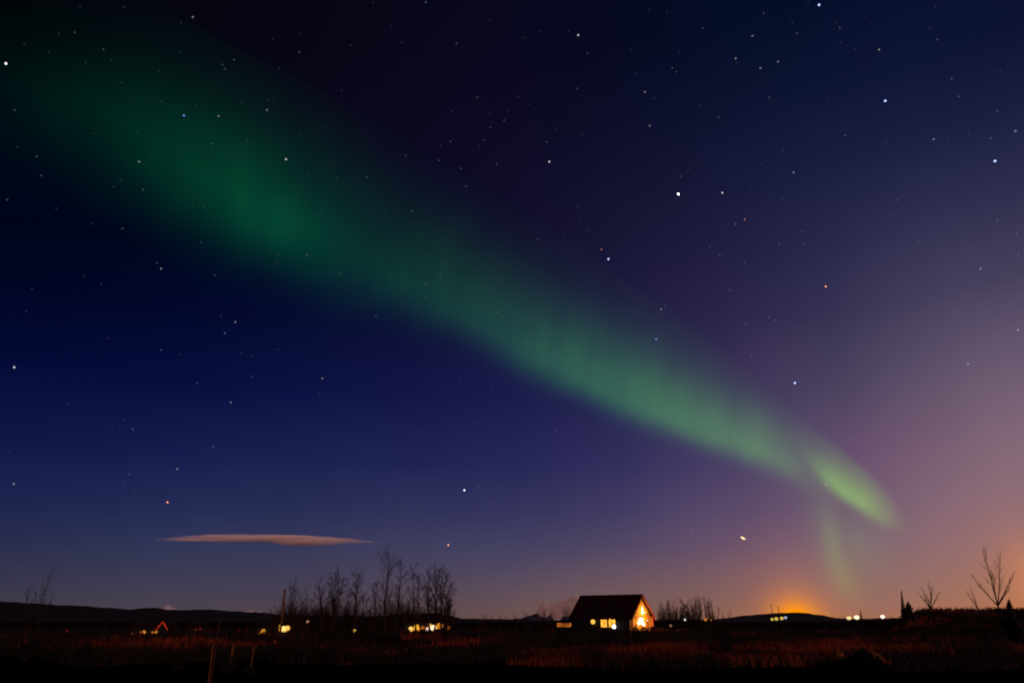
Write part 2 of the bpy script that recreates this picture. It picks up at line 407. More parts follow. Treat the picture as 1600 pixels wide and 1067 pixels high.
# fade to nothing well inside the outline of the glow
hue = M_('DIVIDE', M_('SUBTRACT', U, -.3), .85, clamp=True)
colr = mixc(hue, (.0, 1.0, .31), (.34, 1.0, .0))
em = N('ShaderNodeEmission'); vo = N('ShaderNodeOutputMaterial')
nt.links.new(colr, em.inputs[0]); nt.links.new(M_('MULTIPLY', total, 1.0 / T_A), em.inputs[1])
nt.links.new(em.outputs[0], vo.inputs['Volume'])
am.cycles.emission_sampling = 'NONE'
try: am.cycles.volume_sampling = 'DISTANCE'
except Exception: pass
upper = [(-60,-20),(120,-30),(240,5),(360,70),(480,130),(600,200),(700,260),(800,320),(900,385),(1000,455),(1100,525),(1180,590),(1240,645),(1300,690),(1360,740),(1400,790),(1425,840)]
lower = [(1415,880),(1385,915),(1350,948),(1300,950),(1270,900),(1258,840),(1240,790),(1180,758),(1100,728),(1000,692),(900,655),(800,612),(700,575),(600,545),(500,525),(400,500),(300,470),(200,440),(80,415),(-60,390)]
poly = [((px - 800) / FPX * D_A, (533.5 - py) / FPX * D_A) for px, py in upper + lower]
b = MB(); b.prism(poly[::-1], 'z', -T_A / 2, T_A / 2)
au = b.build('aurora', am); au.matrix_world = Matrix.Translation(EYE + FW * D_A) @ Matrix(((1,0,0),(0,UP.y,-FW.y),(0,UP.z,-FW.z))).to_4x4()
tag(au, 'green aurora band sweeping across the starry sky down to the right', 'aurora')

# ------------------------------------------------------------------ stars
STARS = {
 (0,0): '446,36,1 690,40,1 1072,97,3 1007,127,1 416,182,2 327,190,1 135,249,1 271,289,1 575,277,2 621,335,1 476,350,1 33,355,5 1001,293,1 1300,333,2 1236,362,2 1251,385,2 883,396,1 675,461,1 896,565,1 80,612,2 1086,587,1 1344,577,1 1022,643,4b 1215,646,3 520,742,1 762,729,1 1175,800,2 1374,782,1 97,817,1 203,871,2 773,900,3 229,976,2 674,1001,1 632,1039,1 795,1055,2',
 (400,0): '650,17,1 944,14,3b 1302,110,1 753,148,2b 811,239,2b 92,219,1 247,188,1 241,290,2 528,252,1 1115,243,2 129,382,1 475,505,1 1232,541,2 103,548,1 66,558,1 61,612,3 1088,622,1 1301,628,1 1402,619,1 1380,670,2 1303,711,2 385,697,1 251,751,1 1081,788,2 1267,778,2 1243,811,1 1026,810,1 833,866,2 1017,892,2 167,886,4 1338,911,2 1138,937,2 430,897,1 290,965,1 448,988,1 617,986,2 1167,1036,2',
 (800,0): '761,60,1 861,68,1 1398,74,2 153,177,1 314,176,1 368,197,4 1062,157,2 1337,201,3 71,211,1 420,297,2 661,279,1 931,286,1 1243,327,3 1248,349,1 891,379,2 913,399,2 1381,381,3 685,413,1 363,494,2 739,512,3 792,549,1 35,537,1 92,582,1 1046,588,1 1148,652,2 1039,717,1 765,700,3 246,718,1 388,753,1 193,789,2 207,900,4 938,980,2 1389,914,1 990,938,1 1231,996,1 1326,1050,1',
 (1200,0): '284,29,5b 224,15,1 930,38,1 535,92,1 380,124,1 399,155,2 135,126,1 161,187,2 900,157,1 942,222,2 403,240,1 483,272,1 617,278,3 55,344,3 1291,398,1 1021,438,2 1060,538,2 7,544,2 336,547,1 652,562,5b 1276,618,2 292,714,1 428,754,2 921,775,3 1003,774,1 1117,742,1 1375,729,3 1238,769,2 653,794,1 1262,896,5b 83,835,1 142,959,3 908,1043,1',
 (0,300): '40,43,2 313,92,1 516,176,1 681,204,2 1071,75,1 1135,81,1 1117,280,2 873,393,2 895,426,3 1194,463,2 470,466,1 561,511,1 178,538,1 146,664,1 1229,687,1 1308,723,3 1249,785,3b 605,815,1 895,879,2 1001,903,1 1340,893,1 1400,916,1 1403,1026,2 79,974,4 1095,1063,2',
 (400,300): '358,117,1 723,109,1 865,105,2 912,332,1 1037,330,1 124,346,1 283,351,2 116,392,1 465,453,2 739,480,1 1354,399,1 1024,471,2 902,491,1 944,513,2 941,586,1 1096,604,1 806,621,1 667,692,2 890,740,1 1343,668,2 1171,780,1 120,873,1 369,1036,3 1133,1047,1',
 (800,300): '925,12,6 1169,5,4 1294,152,3o 1242,180,3b 363,86,1 376,155,1 419,213,1 291,227,1 142,263,2 497,319,3o 536,373,5b 1051,279,1 1099,305,2 1155,350,2 1292,390,2 167,445,1 1210,545,2 853,633,2 829,651,3 91,637,1 187,740,2 220,789,2 76,712,1 905,753,2 802,818,4b 1299,732,2 1329,907,2 262,895,1 332,971,1',
 (1200,300): '3,697,2 12,701,1 722,45,2 80,42,1 700,124,1 1275,160,2 191,222,2 1381,230,2 62,291,2 197,290,2 836,278,2 1393,348,2 1182,427,3 321,525,4o 518,540,1 1263,557,1 21,640,1 41,713,2 109,727,1 1388,767,3 55,896,1 1112,954,3 149,1061,5b',
 (0,600): '377,107,1 1283,102,3 690,202,1 624,234,1 739,251,2 54,371,1 1187,347,2 984,471,3 718,500,2 686,548,1 77,555,3 750,604,1 931,656,4o 1289,787,1',
 (400,600): '352,50,1 1311,15,1 1234,219,1 903,262,1 1049,429,1 1158,589,5 1237,573,2 1087,826,1 1069,893,4o 1361,825,1 1230,932,1',
 (800,600): '249,264,2 870,320,1 1240,277,2 1242,418,1 92,591,1 607,780,2o 998,818,2o 1120,761,2 1252,633,1',
 (1200,600): '321,557,3 533,680,2 443,420,1 851,203,2 1090,668,1',
}
SPECIAL = {   # by rounded picture position: what sets the brighter ones apart
 (9,100): 'brightest white star near the upper left edge of the sky', (287,181): 'bluish star inside the upper left end of the aurora',
 (447,249): 'bright white star over the broad green middle of the upper aurora', (903,55): 'clear white star high above the centre of the sky',
 (858,253): 'clear white star alone in dark violet sky above the aurora', (1280,8): 'blue star almost touching the top edge of the sky',
 (1383,158): 'vivid blue star high in the right part of the sky', (1555,252): 'bright blue-white star near the right edge of the sky',
 (22,574): 'white star low at the left edge in deep blue sky', (1060,303): 'largest and brightest white star of the whole sky',
 (1129,301): 'white star just right of the largest bright star', (951,405): 'bright blue-white star right beside a small orange one',
 (1025,530): 'blue-white star on the upper fringe of the aurora', (1290,448): 'bright orange star in the right part of the sky',
 (1242,598): 'bright blue star above the lower right end of the aurora', (262,784): 'orange star above the long flat cloud',
 (726,766): 'bright white star low over the bare trees, above the orange one', (700,851): 'yellow-orange star low over the bare trees',
}
starm = {}
def star_mat(cls, tint):
    k = (cls, tint)
    if k not in starm:
        c = {'w': (1, .97, 1), 'b': (.22, .36, 1), 'o': (1, .36, .13)}[tint]
        if cls >= 5 and tint == 'b': c = (.45, .55, 1)
        s = {1: .020, 2: .055, 3: .19, 4: .60, 5: 1.3, 6: 2.8}[cls] * {'w': 1, 'b': 1.2, 'o': 1.9}[tint]
        m = bpy.data.materials.new('starlight'); m.use_nodes = True; t = m.node_tree; t.nodes.clear()
        e = t.nodes.new('ShaderNodeEmission'); tr = t.nodes.new('ShaderNodeBsdfTransparent'); a = t.nodes.new('ShaderNodeAddShader'); o = t.nodes.new('ShaderNodeOutputMaterial')
        e.inputs[0].default_value = (*c, 1); e.inputs[1].default_value = s * .6      # near and far side of the sphere both add
        t.links.new(e.outputs[0], a.inputs[0]); t.links.new(tr.outputs[0], a.inputs[1]); t.links.new(a.outputs[0], o.inputs[0])
        m.cycles.emission_sampling = 'NONE'; starm[k] = m
    return starm[k]
star_mesh = {}
D_S = 40000.0
for (ox, oy), txt in STARS.items():
    for w in txt.split():
        u, v, cl = w.split(','); tint = cl[1] if len(cl) > 1 else 'w'; cl = int(cl[0])
        px, py = ox + int(u) / 3.5575, oy + int(v) / 3.5575
        k = (cl, tint)
        if k not in star_mesh:
            b = MB(); b.ball((0, 0, 0), D_S / FPX * {1: 1.0, 2: 1.0, 3: 1.1, 4: 1.2, 5: 1.35, 6: 1.75}[cl], 8, 6)
            o = b.build('star', star_mat(cl, tint), smooth=True); star_mesh[k] = o
        else:
            o = star_mesh[k].copy(); col.objects.link(o)
        o.location = EYE + ray(px, py) * D_S
        best = min(SPECIAL, key=lambda s_: (s_[0]-px)**2 + (s_[1]-py)**2) if cl >= 4 else None
        if best and (best[0]-px)**2 + (best[1]-py)**2 < 16:
            tag(o, SPECIAL[best], 'star')
        elif cl == 3 and tint == 'o':
            tag(o, 'small orange star just above left of a bright blue-white one' if px < 1000 else 'small orange star close above a small blue one', 'star')
        elif cl == 3 and tint == 'b':
            tag(o, {True: 'small blue star at the top edge left of centre', False: 'small blue star close below a small orange one'}[py < 10] if py < 400 else 'small blue star just below left of a white one in deep blue sky', 'star')
        elif cl == 3: tag(o, 'middling white star, clearly visible but not among the bright ones', 'star', 'middling white stars')
        elif cl == 2 and tint == 'o': tag(o, 'faint orange star low over the horizon left of the bright planet', 'star', 'faint orange stars')
        elif cl == 2 and tint == 'b': tag(o, 'faint violet star high in the dark sky left of centre', 'star', 'faint violet stars')
        elif cl == 2: tag(o, 'faint white pinprick star', 'star', 'faint white stars')
        else: tag(o, 'barely visible dim star', 'star', 'barely visible stars')
b = MB(); p0, p1 = EYE + ray(1157.5, 838) * D_S, EYE + ray(1164.5, 842) * D_S; mid = (p0 + p1) / 2
b.tube([p0 - mid, (p0-mid)*.5 + UP*(-12), UP*(-18), (p1-mid)*.5 + UP*(-12), p1 - mid], [16, 36, 42, 38, 18], 8)
o = b.build('planet', glowmat('planet_light', (1, .70, .34), 1.7), smooth=True); o.location = mid
tag(o, 'bright yellow-white planet low in the sky left of the aurora foot', 'planet')

# ------------------------------------------------------------------ clouds (lit by the low warm light)
def cloud_mat(name, dens, nscale, lo, hi):
    m = bpy.data.materials.new(name); m.use_nodes = True; t = m.node_tree; t.nodes.clear()
    v = t.nodes.new('ShaderNodeVolumeScatter'); o = t.nodes.new('ShaderNodeOutputMaterial')
    v.inputs['Color'].default_value = (.96, .96, .96, 1); v.inputs['Density'].default_value = dens; v.inputs['Anisotropy'].default_value = -.55
    ab_ = t.nodes.new('ShaderNodeVolumeAbsorption'); ab_.inputs['Color'].default_value = (1, .94, 1, 1); ab_.inputs['Density'].default_value = dens * .6
    ad_ = t.nodes.new('ShaderNodeAddShader'); t.links.new(v.outputs[0], ad_.inputs[0]); t.links.new(ab_.outputs[0], ad_.inputs[1])
    if nscale:
        co = t.nodes.new('ShaderNodeTexCoord'); n = t.nodes.new('ShaderNodeTexNoise'); n.inputs['Scale'].default_value = nscale; n.inputs['Detail'].default_value = 2
        a = t.nodes.new('ShaderNodeMapRange'); a.inputs[1].default_value = .3; a.inputs[2].default_value = .7; a.inputs[3].default_value = lo*dens; a.inputs[4].default_value = hi*dens
        t.links.new(co.outputs['Object'], n.inputs['Vector']); t.links.new(n.outputs[0], a.inputs[0]); t.links.new(a.outputs[0], v.inputs['Density'])
    if name == 'lens_cloud_vapour':
        co = t.nodes.new('ShaderNodeTexCoord'); mp = t.nodes.new('ShaderNodeMapping'); mp.inputs['Scale'].default_value = (.0014, .004, .03)
        n = t.nodes.new('ShaderNodeTexNoise'); n.inputs['Scale'].default_value = 1; n.inputs['Detail'].default_value = 4
        a = t.nodes.new('ShaderNodeMapRange'); a.inputs[1].default_value = .34; a.inputs[2].default_value = .62; a.inputs[3].default_value = .12*dens; a.inputs[4].default_value = 1.5*dens
        sp = t.nodes.new('ShaderNodeSeparateXYZ'); ab = t.nodes.new('ShaderNodeMath'); ab.operation = 'ABSOLUTE'
        e = t.nodes.new('ShaderNodeMapRange'); e.inputs[1].default_value = 600; e.inputs[2].default_value = 1230; e.inputs[3].default_value = 1; e.inputs[4].default_value = .35
        mu = t.nodes.new('ShaderNodeMath'); mu.operation = 'MULTIPLY'
        t.links.new(co.outputs['Object'], mp.inputs[0]); t.links.new(mp.outputs[0], n.inputs['Vector']); t.links.new(n.outputs[0], a.inputs[0])
        t.links.new(co.outputs['Object'], sp.inputs[0]); t.links.new(sp.outputs[0], ab.inputs[0]); t.links.new(ab.outputs[0], e.inputs[0])
        t.links.new(a.outputs[0], mu.inputs[0]); t.links.new(e.outputs[0], mu.inputs[1]); t.links.new(mu.outputs[0], v.inputs['Density'])
    t.links.new(ad_.outputs[0], o.inputs['Volume']); return m
Yc = 9000.0
c0_ = P(412, 842, Yc); s_px = Yc / 1240
b = MB(); st = 60; nn = 14
for i in range(st + 1):
    q = i / st; px = 243 + (588 - 243) * q
    top = 843.5 - 10.5 * math.sin(math.pi * q ** .92) ** .75 * (1 - .12*q) + 2.5*q
    bot = 844.5 + (5.6 * sstep(.50, .60, q) * (1 - sstep(.66, 1.0, q)) + 1.0*math.sin(math.pi*q)) + 2.5*q
    ctr = P(px, (top + bot) / 2, Yc) - c0_; h = (bot - top) / 2 * s_px * .94 * (1 + .12*noise.noise(Vector((i*.35, 3, 1)))) + 1
    for k in range(nn):
        a = 2 * math.pi * k / nn
        b.v.append((ctr.x, 5.5 * h * math.cos(a) + 12*noise.noise(Vector((i*.3, k, 0))), ctr.z + h * math.sin(a)))
b.f = [(i*nn+k, i*nn+(k+1)%nn, (i+1)*nn+(k+1)%nn, (i+1)*nn+k) for i in range(st) for k in range(nn)] + [tuple(range(nn))[::-1], tuple(st*nn+k for k in range(nn))]
o = b.build('cloud', cloud_mat('lens_cloud_vapour', .0062, 0, 0, 0), smooth=True); o.location = c0_
tag(o, 'long thin lens-shaped cloud with pale pink light, floating low at the left', 'cloud')
def puffs(puf, Yp, dens, label, seed):
    rnd = random.Random(seed); c = P(puf[0][0], puf[0][1], Yp); sp = Yp / 1240
    me = bpy.data.metaballs.new('puff'); 
    b = MB()
    for px, py, r in puf:
        ct = P(px, py, Yp) - c
        n0 = len(b.v); b.ball((ct.x, rnd.uniform(-.4, .4)*r*sp, ct.z), r * sp, 20, 14, (1, 1.2, .85))
        for k in range(n0, len(b.v)):
            v = Vector(b.v[k]); d = v - ct; nz_ = noise.noise(v * (1.1 / (r*sp)) + Vector((seed, 0, 0))) + .5*noise.noise(v * (2.6 / (r*sp)))
            b.v[k] = tuple(ct + d * (1 + .32 * nz_))
    o = b.build('cloud', cloud_mat('steam_vapour', dens, .012, .35, 1.5), smooth=True); o.location = c
    bpy.data.metaballs.remove(me)
    r_ = o.modifiers.new('remesh', 'REMESH'); r_.mode = 'VOXEL'; r_.voxel_size = 1.2 * sp; r_.use_smooth_shade = True
    return tag(o, label, 'cloud')
puffs([(899,938,10),(890,942,10),(905,946,11),(878,946,10),(866,948,9),(850,944,8),(840,941,6),(893,954,14),(870,957,13),(850,955,11)], 5200, .030, 'puffy pinkish steam cloud rising behind the lit house roof', 5)
puffs([(262,950,6),(270,952,5),(254,952,4)], 5200, .010, 'small pale cloud just peeping over the dark left hills', 9)
puffs([(393,956,5),(404,957,4),(384,957,4)], 5200, .008, 'tiny pinkish cloud over the hills left of the tall wooden pole', 11)

# ------------------------------------------------------------------ bare trees
def grow(br, tw, p, d, L, r, rnd, depth, up=.25, spread=.6):
    """a branch of a few bent segments; thick ones into br, thin ones into tw"""
    pts = [p]; rad = [r]; segs = 4 if depth > 1 else 3
    for k in range(segs):
        d = (d + Vector((rnd.gauss(0, .16), rnd.gauss(0, .16), rnd.gauss(0, .08) + up*.12))).normalized()
        p = p + d * (L / segs); pts.append(p); rad.append(r * (1 - .75 * (k+1) / segs))
    (br if depth > 1 else tw).tube(pts, rad, 4 if depth > 1 else 3, cap=False)
    if depth <= 0: return
    nchild = {3: 7, 2: 6, 1: 5}.get(depth, 5)
    for k in range(nchild):
        q = .25 + .75 * (k + rnd.random()) / nchild
        i = min(int(q * segs), segs - 1); f = q * segs - i
        base = pts[i].lerp(pts[i+1], f)
        an = rnd.uniform(0, 2*math.pi); side = Vector((math.cos(an), math.sin(an), 0))
        nd = ((pts[i+1]-pts[i]).normalized() + side * rnd.uniform(.4, 1.0) * spread * 1.6 + Vector((0,0,up))).normalized()
        grow(br, tw, base, nd, L * rnd.uniform(.34, .52) * (1.15 - .45*q), r * .5 * (1 - .5*q) + .006, rnd, depth - 1, up, spread)
def stem_tree(label, Y, basepx, tips, seed, group=None, spread=.55, depth=2, rad=None, name='bare_tree', cat='tree', up=.3):
    """tips: picture positions the main stems reach; every stem starts at the foot of the tree"""
    rnd = random.Random(seed); g = on(basepx, Y); root = empty(name, g)
    hmax = max((P(tx, ty, Y) - g).z for tx, ty in tips)
    trunk, br, tw = MB(), MB(), MB()
    split = hmax * (.12 if len(tips) > 1 else .0)
    r0 = rad or (.011 * hmax + .03)
    if len(tips) > 1: trunk.tube([(0,0,-.15), (0,0,split*.5), (0,0,split)], [r0*1.3, r0*1.1, r0], 6)
    for k, (tx, ty) in enumerate(tips):
        tip = P(tx, ty, Y + rnd.uniform(-.8, .8)) - g; start = Vector((0, 0, split if len(tips) > 1 else -.15))
        d = tip - start; Ls = d.length; perp = Vector((d.z, 0, -d.x)).normalized()
        n = 9; bow = rnd.uniform(-.03, .03) * Ls; pts = []; rs = []
        for i in range(n + 1):
            q = i / n; pts.append(start + d*q + perp * (bow * math.sin(math.pi*q) + rnd.gauss(0, .006)*Ls*q) + Vector((0, rnd.gauss(0, .006)*Ls*q, 0)))
            rs.append(r0 * (.85 if len(tips) > 1 else 1.1) * (1 - .88*q) + .008)
        (trunk if len(tips) == 1 else br).tube(pts, rs, 6)
        m = max(8, int(Ls * 2.2))
        for j in range(m):
            q = .22 + .75 * (j + rnd.random()) / m; i = min(int(q*n), n-1); bp_ = pts[i].lerp(pts[i+1], q*n - i)
            an = rnd.uniform(0, 2*math.pi)
            nd = (d.normalized()*.8 + Vector((math.cos(an), math.sin(an), 0)) * rnd.uniform(.5, 1.0) * spread * 1.6 + Vector((0, 0, up))).normalized()
            grow(br, tw, bp_, nd, Ls * rnd.uniform(.10, .30) * (1.3 - .6*q), r0 * .30 * (1 - .6*q) + .005, rnd, depth - 1, up, spread)
    if trunk.v: trunk.build('trunk', M['bark'], root)
    br.build('branches', M['bark'], root)
    if tw.v: tw.build('twigs', M['twig'], root)
    return tag(root, label, cat, group)
T1 = 'bare trees in the row left of centre'
row = [
 (112, 436, [(430,950),(440,949),(424,953)], 'low rounded bare bush right at the foot of the tall wooden pole'),
 (118, 463, [(455,912),(462,920),(452,930)], 'bare tree just right of the tall wooden pole, its top leaning left'),
 (121, 472, [(472,926)], 'short slim bare tree between the first bushy tree and the next gap'),
 (119, 479, [(481,927),(486,936)], 'short forked bare tree, last before the first gap in the row'),
 (116, 503, [(498,908),(504,918)], 'narrow upright bare tree, first one after the gap in the row'),
 (118, 510, [(513,928)], 'small bare tree tucked between two taller bushy ones'),
 (113, 520, [(523,893),(531,898),(537,905),(519,901)], 'broad bushy bare tree with several stems, widest in the left half of the row'),
 (120, 541, [(545,918),(550,925)], 'middling bare tree between two tall ones'),
 (115, 554, [(557,893),(563,897)], 'tall narrow bare tree with a brush-like top'),
 (122, 566, [(568,928),(574,934)], 'low wispy bare tree before the slender pair'),
 (118, 584, [(590,909),(585,915)], 'slim bare tree standing alone left of the tallest one'),
 (109, 603, [(609,864)], 'tallest and slenderest bare tree, mast-like with short side twigs'),
 (111, 618, [(627,878)], 'second tallest slender bare tree, right beside the tallest'),
 (119, 632, [(634,936),(640,940),(628,942)], 'low bare bush right of the slender pair'),
 (116, 650, [(646,888),(653,900)], 'bare tree with a kinked stem left of the dense clump'),
 (115, 671, [(671,892),(665,905)], 'left stem of the dense clump of bare trees above the lit cottage'),
 (117, 680, [(680,888),(686,893)], 'bare tree in the middle of the dense clump above the lit cottage'),
 (113, 689, [(692,889),(698,895),(703,906)], 'fullest bare tree of the dense clump, rounded crown'),
 (119, 697, [(708,915),(703,926),(700,935)], 'shortest bare tree at the right end of the dense clump'),
]
for k, (Y, bx, tips, lab) in enumerate(row):
    stem_tree(lab, Y, bx, tips, 100 + k, T1, depth=3, spread=.72, up=.28)
T2 = 'bare trees in the row right of the lit house'
row2 = [(1037,[(1036,948)]), (1043,[(1043,940),(1047,944)]), (1054,[(1052,944),(1057,946)]), (1065,[(1064,938),(1068,941)]), (1075,[(1074,943),(1070,946)]),
        (1083,[(1082,939),(1086,937)]), (1092,[(1091,935),(1095,938),(1088,940)]), (1104,[(1102,938),(1106,940)]), (1111,[(1112,943),(1108,939)])]
ords = ['nearest the lit gable, the smallest', 'second from the lit gable', 'third from the lit gable, low', 'fourth from the lit gable, left of the white lamp', 'just right of the white lamp',
        'with a forked top in the middle of the row', 'tallest and roundest of the row', 'above the left orange lamp', 'at the right end of the row above the orange lamps']
for k, (bx, tips) in enumerate(row2):
    stem_tree('bare tree ' + ords[k], 172 + 3*(k % 3), bx, tips, 300 + k, T2, depth=3, spread=.5, up=.5)
small = [(753,963),(759,959),(766,963),(783,960),(790,964),(805,959),(820,956),(823,960),(850,952),(862,953),(881,953),(889,949),(1128,958),(1141,955),(1300,960),(1318,962)]
sl_ = ['at the left end of the low scrub line right of the clump', 'taller one near the left end of the scrub line', 'tiny one in the scrub line left of centre', 'thin one in the middle of the scrub line',
 'lowest one in the scrub line', 'one left of the far violet mountain', 'taller of two just left of the far violet mountain', 'smaller of two just left of the far violet mountain', 'tall one in front of the right flank of the far mountain',
 'slim one under the steam cloud', 'one under the tallest puff of the steam cloud', 'one nearest the left slope of the lit house roof', 'small one on the slope right of the orange lamps', 'slim one on the left slope of the right hill',
 'tiny one right of the orange town glow', 'tiny one left of the two white road lamps']
for k, (px, py) in enumerate(small):
    stem_tree('small bare sapling, ' + sl_[k], 175 + 4*(k % 4), px, [(px, py), (px + 2.5*(-1)**k, py + 3)], 500 + k, 'saplings along the skyline', depth=2, spread=.5, up=.5, name='bare_sapling')
stem_tree('bare tree on the left hill line, main stem leaning right', 100, 62, [(80,892),(68,915),(56,922),(84,928)], 41, depth=2, spread=.30, up=.5, rad=.05)
stem_tree('small faint bare tree near the left edge of the picture', 125, 46, [(45,922),(50,935)], 42, depth=2, spread=.3)
stem_tree('V-shaped bare bush standing on the right ridge beside the dark conifer', 128, 1457, [(1434,925),(1441,918),(1452,909),(1458,915),(1469,925),(1448,930)], 43, depth=2, spread=.30)
stem_tree('large bare tree on the right ridge with widely fanned tall stems', 122, 1564, [(1535,857),(1562,869),(1519,899),(1585,896),(1550,893),(1578,915)], 44, depth=2, spread=.28, rad=.10, up=.15)
stem_tree('leaning bare shrub left of the large fanned tree', 126, 1532, [(1509,922),(1518,920),(1524,938)], 45, depth=2, spread=.28, up=.15, name='bare_shrub', cat='shrub')
stem_tree('low bare shrub on the right ridge left of the leaning one', 126, 1512, [(1505,948),(1512,949),(1498,951)], 46, depth=2, spread=.5, name='bare_shrub', cat='shrub')

def conifer(label, px, Y, toppy, hw, seed, lean=0):
    rnd = random.Random(seed); g = on(px, Y); root = empty('conifer', g); top = P(px + lean, toppy, Y) - g; H = top.z; W_ = hw * Y / 1240
    MB().tube([(0,0,-.1), top*.5, top], [.02*H+.03, .015*H, .01], 6).build('trunk', M['bark'], root)
    b = MB(); lev = int(10 + H*5)
    for j in range(lev):
        q = (j + .3) / lev; z0 = H * (.03 + .95*q); r = W_ * (1 - q)**.85 * rnd.uniform(.8, 1.15) + .05
        for a in range(9):
            an = rnd.uniform(0, 2*math.pi); rr = r * rnd.uniform(.65, 1.12); c_ = Vector((top.x*q, top.y*q, z0)); e = c_ + Vector((math.cos(an)*rr, math.sin(an)*rr, -.18*rr + rnd.uniform(-.05,.05)))
            s_ = Vector((-math.sin(an), math.cos(an), 0))
            for u in range(5):
                f0 = u/5; pA = c_.lerp(e, f0); pB = c_.lerp(e, min(1, f0+.34)); w_ = .30 * rr * (1 - f0*.6) + .03
                b.add([pA, pB + s_*w_ + Vector((0,0,-.05)), pB + Vector((0,0,.05+.1*rr)), pB - s_*w_ + Vector((0,0,-.05))], [(0,1,2),(0,2,3)])
    b.build('crown', M['conifer'], root)
    return tag(root, label, 'conifer')
conifer('dark broad conifer on the right ridge, the widest black cone', 1419, 120, 938, 13, 1)
conifer('thin leaning conifer tip just left of the broad dark one', 1412, 123, 921, 4.5, 2, lean=-4)
conifer('small dark conifer right of the large fanned bare tree', 1580, 120, 935, 8, 3, lean=-4)
conifer('tiny dark conifer between the white road lamps', 1344, 190, 951, 5, 4)

# ------------------------------------------------------------------ thickets, heather and grass: nobody could count these
def thicket(name, label_mat, spans, seed, n, kind='stuff', h=(1.2, 2.6)):
    rnd = random.Random(seed); b = MB()
    for _ in range(n):
        x0, x1, Y0, Y1, hs = rnd.choices(spans, [s_[1] - s_[0] for s_ in spans])[0]
        px = rnd.uniform(x0, x1); Y = rnd.uniform(Y0, Y1); g = on(px, Y); hh = rnd.uniform(*h) * hs * (.75 + .5*noise.noise(Vector((g.x*.09, g.y*.05, seed))))
        for s_ in range(5):
            a = rnd.uniform(0, 6.28); l = rnd.uniform(.5, 1) * hh; tip = g + Vector((math.cos(a)*.35*l, math.sin(a)*.35*l, l)); w_ = rnd.uniform(.05, .14)*hs
            m_ = g.lerp(tip, .55) + Vector((rnd.gauss(0,.1), 0, 0)); sd = Vector((math.cos(a+1.6), math.sin(a+1.6), 0)) * w_
            b.add([g - sd, g + sd, m_ + sd*1.8, tip, m_ - sd*1.8], [(0,1,2,4),(4,2,3)])
    o = b.build(name, label_mat); tag(o, kind=kind); return o
# far scrub belt in the dip behind the field
o = thicket('scrub', M['darkbush'], [(-60,1400,205,262,1.75),(1100,1330,216,250,1.6)], 7, 7500)
tag(o, 'dark scrub belt behind the field')
def brush(label, px0, px1, Y0, Y1, h0, h1, n, seed):
    rnd = random.Random(seed); b = MB()
    for _ in range(n):
        px = rnd.uniform(px0, px1); Y = rnd.uniform(Y0, Y1); g = on(px, Y)
        H = rnd.uniform(h0, h1) * (.72 + .8*noise.noise(Vector((px*.045, seed, 0))) + .3*rnd.random())
        a = rnd.uniform(0, 6.28); tip = g + Vector((math.cos(a)*.18*H, math.sin(a)*.18*H, H)); mid = g.lerp(tip, .5) + Vector((rnd.gauss(0,.12), rnd.gauss(0,.1), 0))
        b.tube([g, mid, tip], [.05,.04,.02], 3, cap=False)
        for k in range(9):
            q = rnd.uniform(.35, .95); c_ = mid.lerp(tip, (q-.35)/.6) ; a = rnd.uniform(0, 6.28); l = rnd.uniform(.5,1.5)
            b.tube([c_, c_ + Vector((math.cos(a)*l*.5, math.sin(a)*l*.5, l*.9))], [.024,.012], 3, cap=False)
    o = b.build('brushwood', M['twig']); return tag(o, label, kind='stuff')
brush('brown brushwood behind the feet of the bare trees', 424, 708, 180, 194, 6.6, 9.6, 1100, 5)
brush('brown brushwood under the bare trees right of the lit house', 1028, 1118, 190, 200, 5.6, 8.6, 320, 6)
def tufts(name, m, seed, n, y0, y1, hh, dens, lab):
    rnd = random.Random(seed); b = MB(); made = 0
    while made < n:
        Y = y0 * (y1/y0) ** rnd.random(); px = rnd.uniform(-40, 1640); p = P(px, HORIZON, Y)
        if Y < shade_far(p.x) + .4: continue
        if ground_z(p.x, p.y) < -.7: made += .1; continue
        q = noise.noise(Vector((p.x*.045, p.y*.045, seed))) + .5*noise.noise(Vector((p.x*.16, p.y*.16, seed)))
        if q < dens + rnd.uniform(-.15, .15): made += .25; continue
        made += 1; z = ground_z(p.x, p.y); sc = hh * rnd.uniform(.6, 1.4) * (1 + 1.3*noise.noise(Vector((p.x*.13, p.y*.10, seed + 5)))) * (1 + .006*(Y-30))
        for k in range(6):
            a = rnd.uniform(0, 6.28); l = sc*rnd.uniform(.6, 1.2); ox, oy = rnd.gauss(0, .16)*(1+Y/60), rnd.gauss(0, .16)
            le = rnd.uniform(.1, .6); w_ = (.008 + .00035*Y) * rnd.uniform(.7, 1.5); sd = Vector((w_, rnd.uniform(-w_, w_), 0)); g = Vector((p.x+ox, p.y+oy, z-.03))
            m_ = g + Vector((math.cos(a)*le*l*.35, math.sin(a)*le*l*.35, l*.6)); tip = g + Vector((math.cos(a)*le*l, math.sin(a)*le*l, l))
            b.add([g - sd, g + sd, m_ + sd*.8, tip, m_ - sd*.8], [(0,1,2,4),(4,2,3)])
    o = b.build(name, m); tag(o, lab, kind='stuff'); return o
tufts('grass', M['straw'], 3, 11000, 33, 150, .34, .12, 'dry reddish grass of the field')
tufts('heather', M['darkbush'], 8, 14000, 33, 140, .42, -.08, 'dark heather patches in the field')

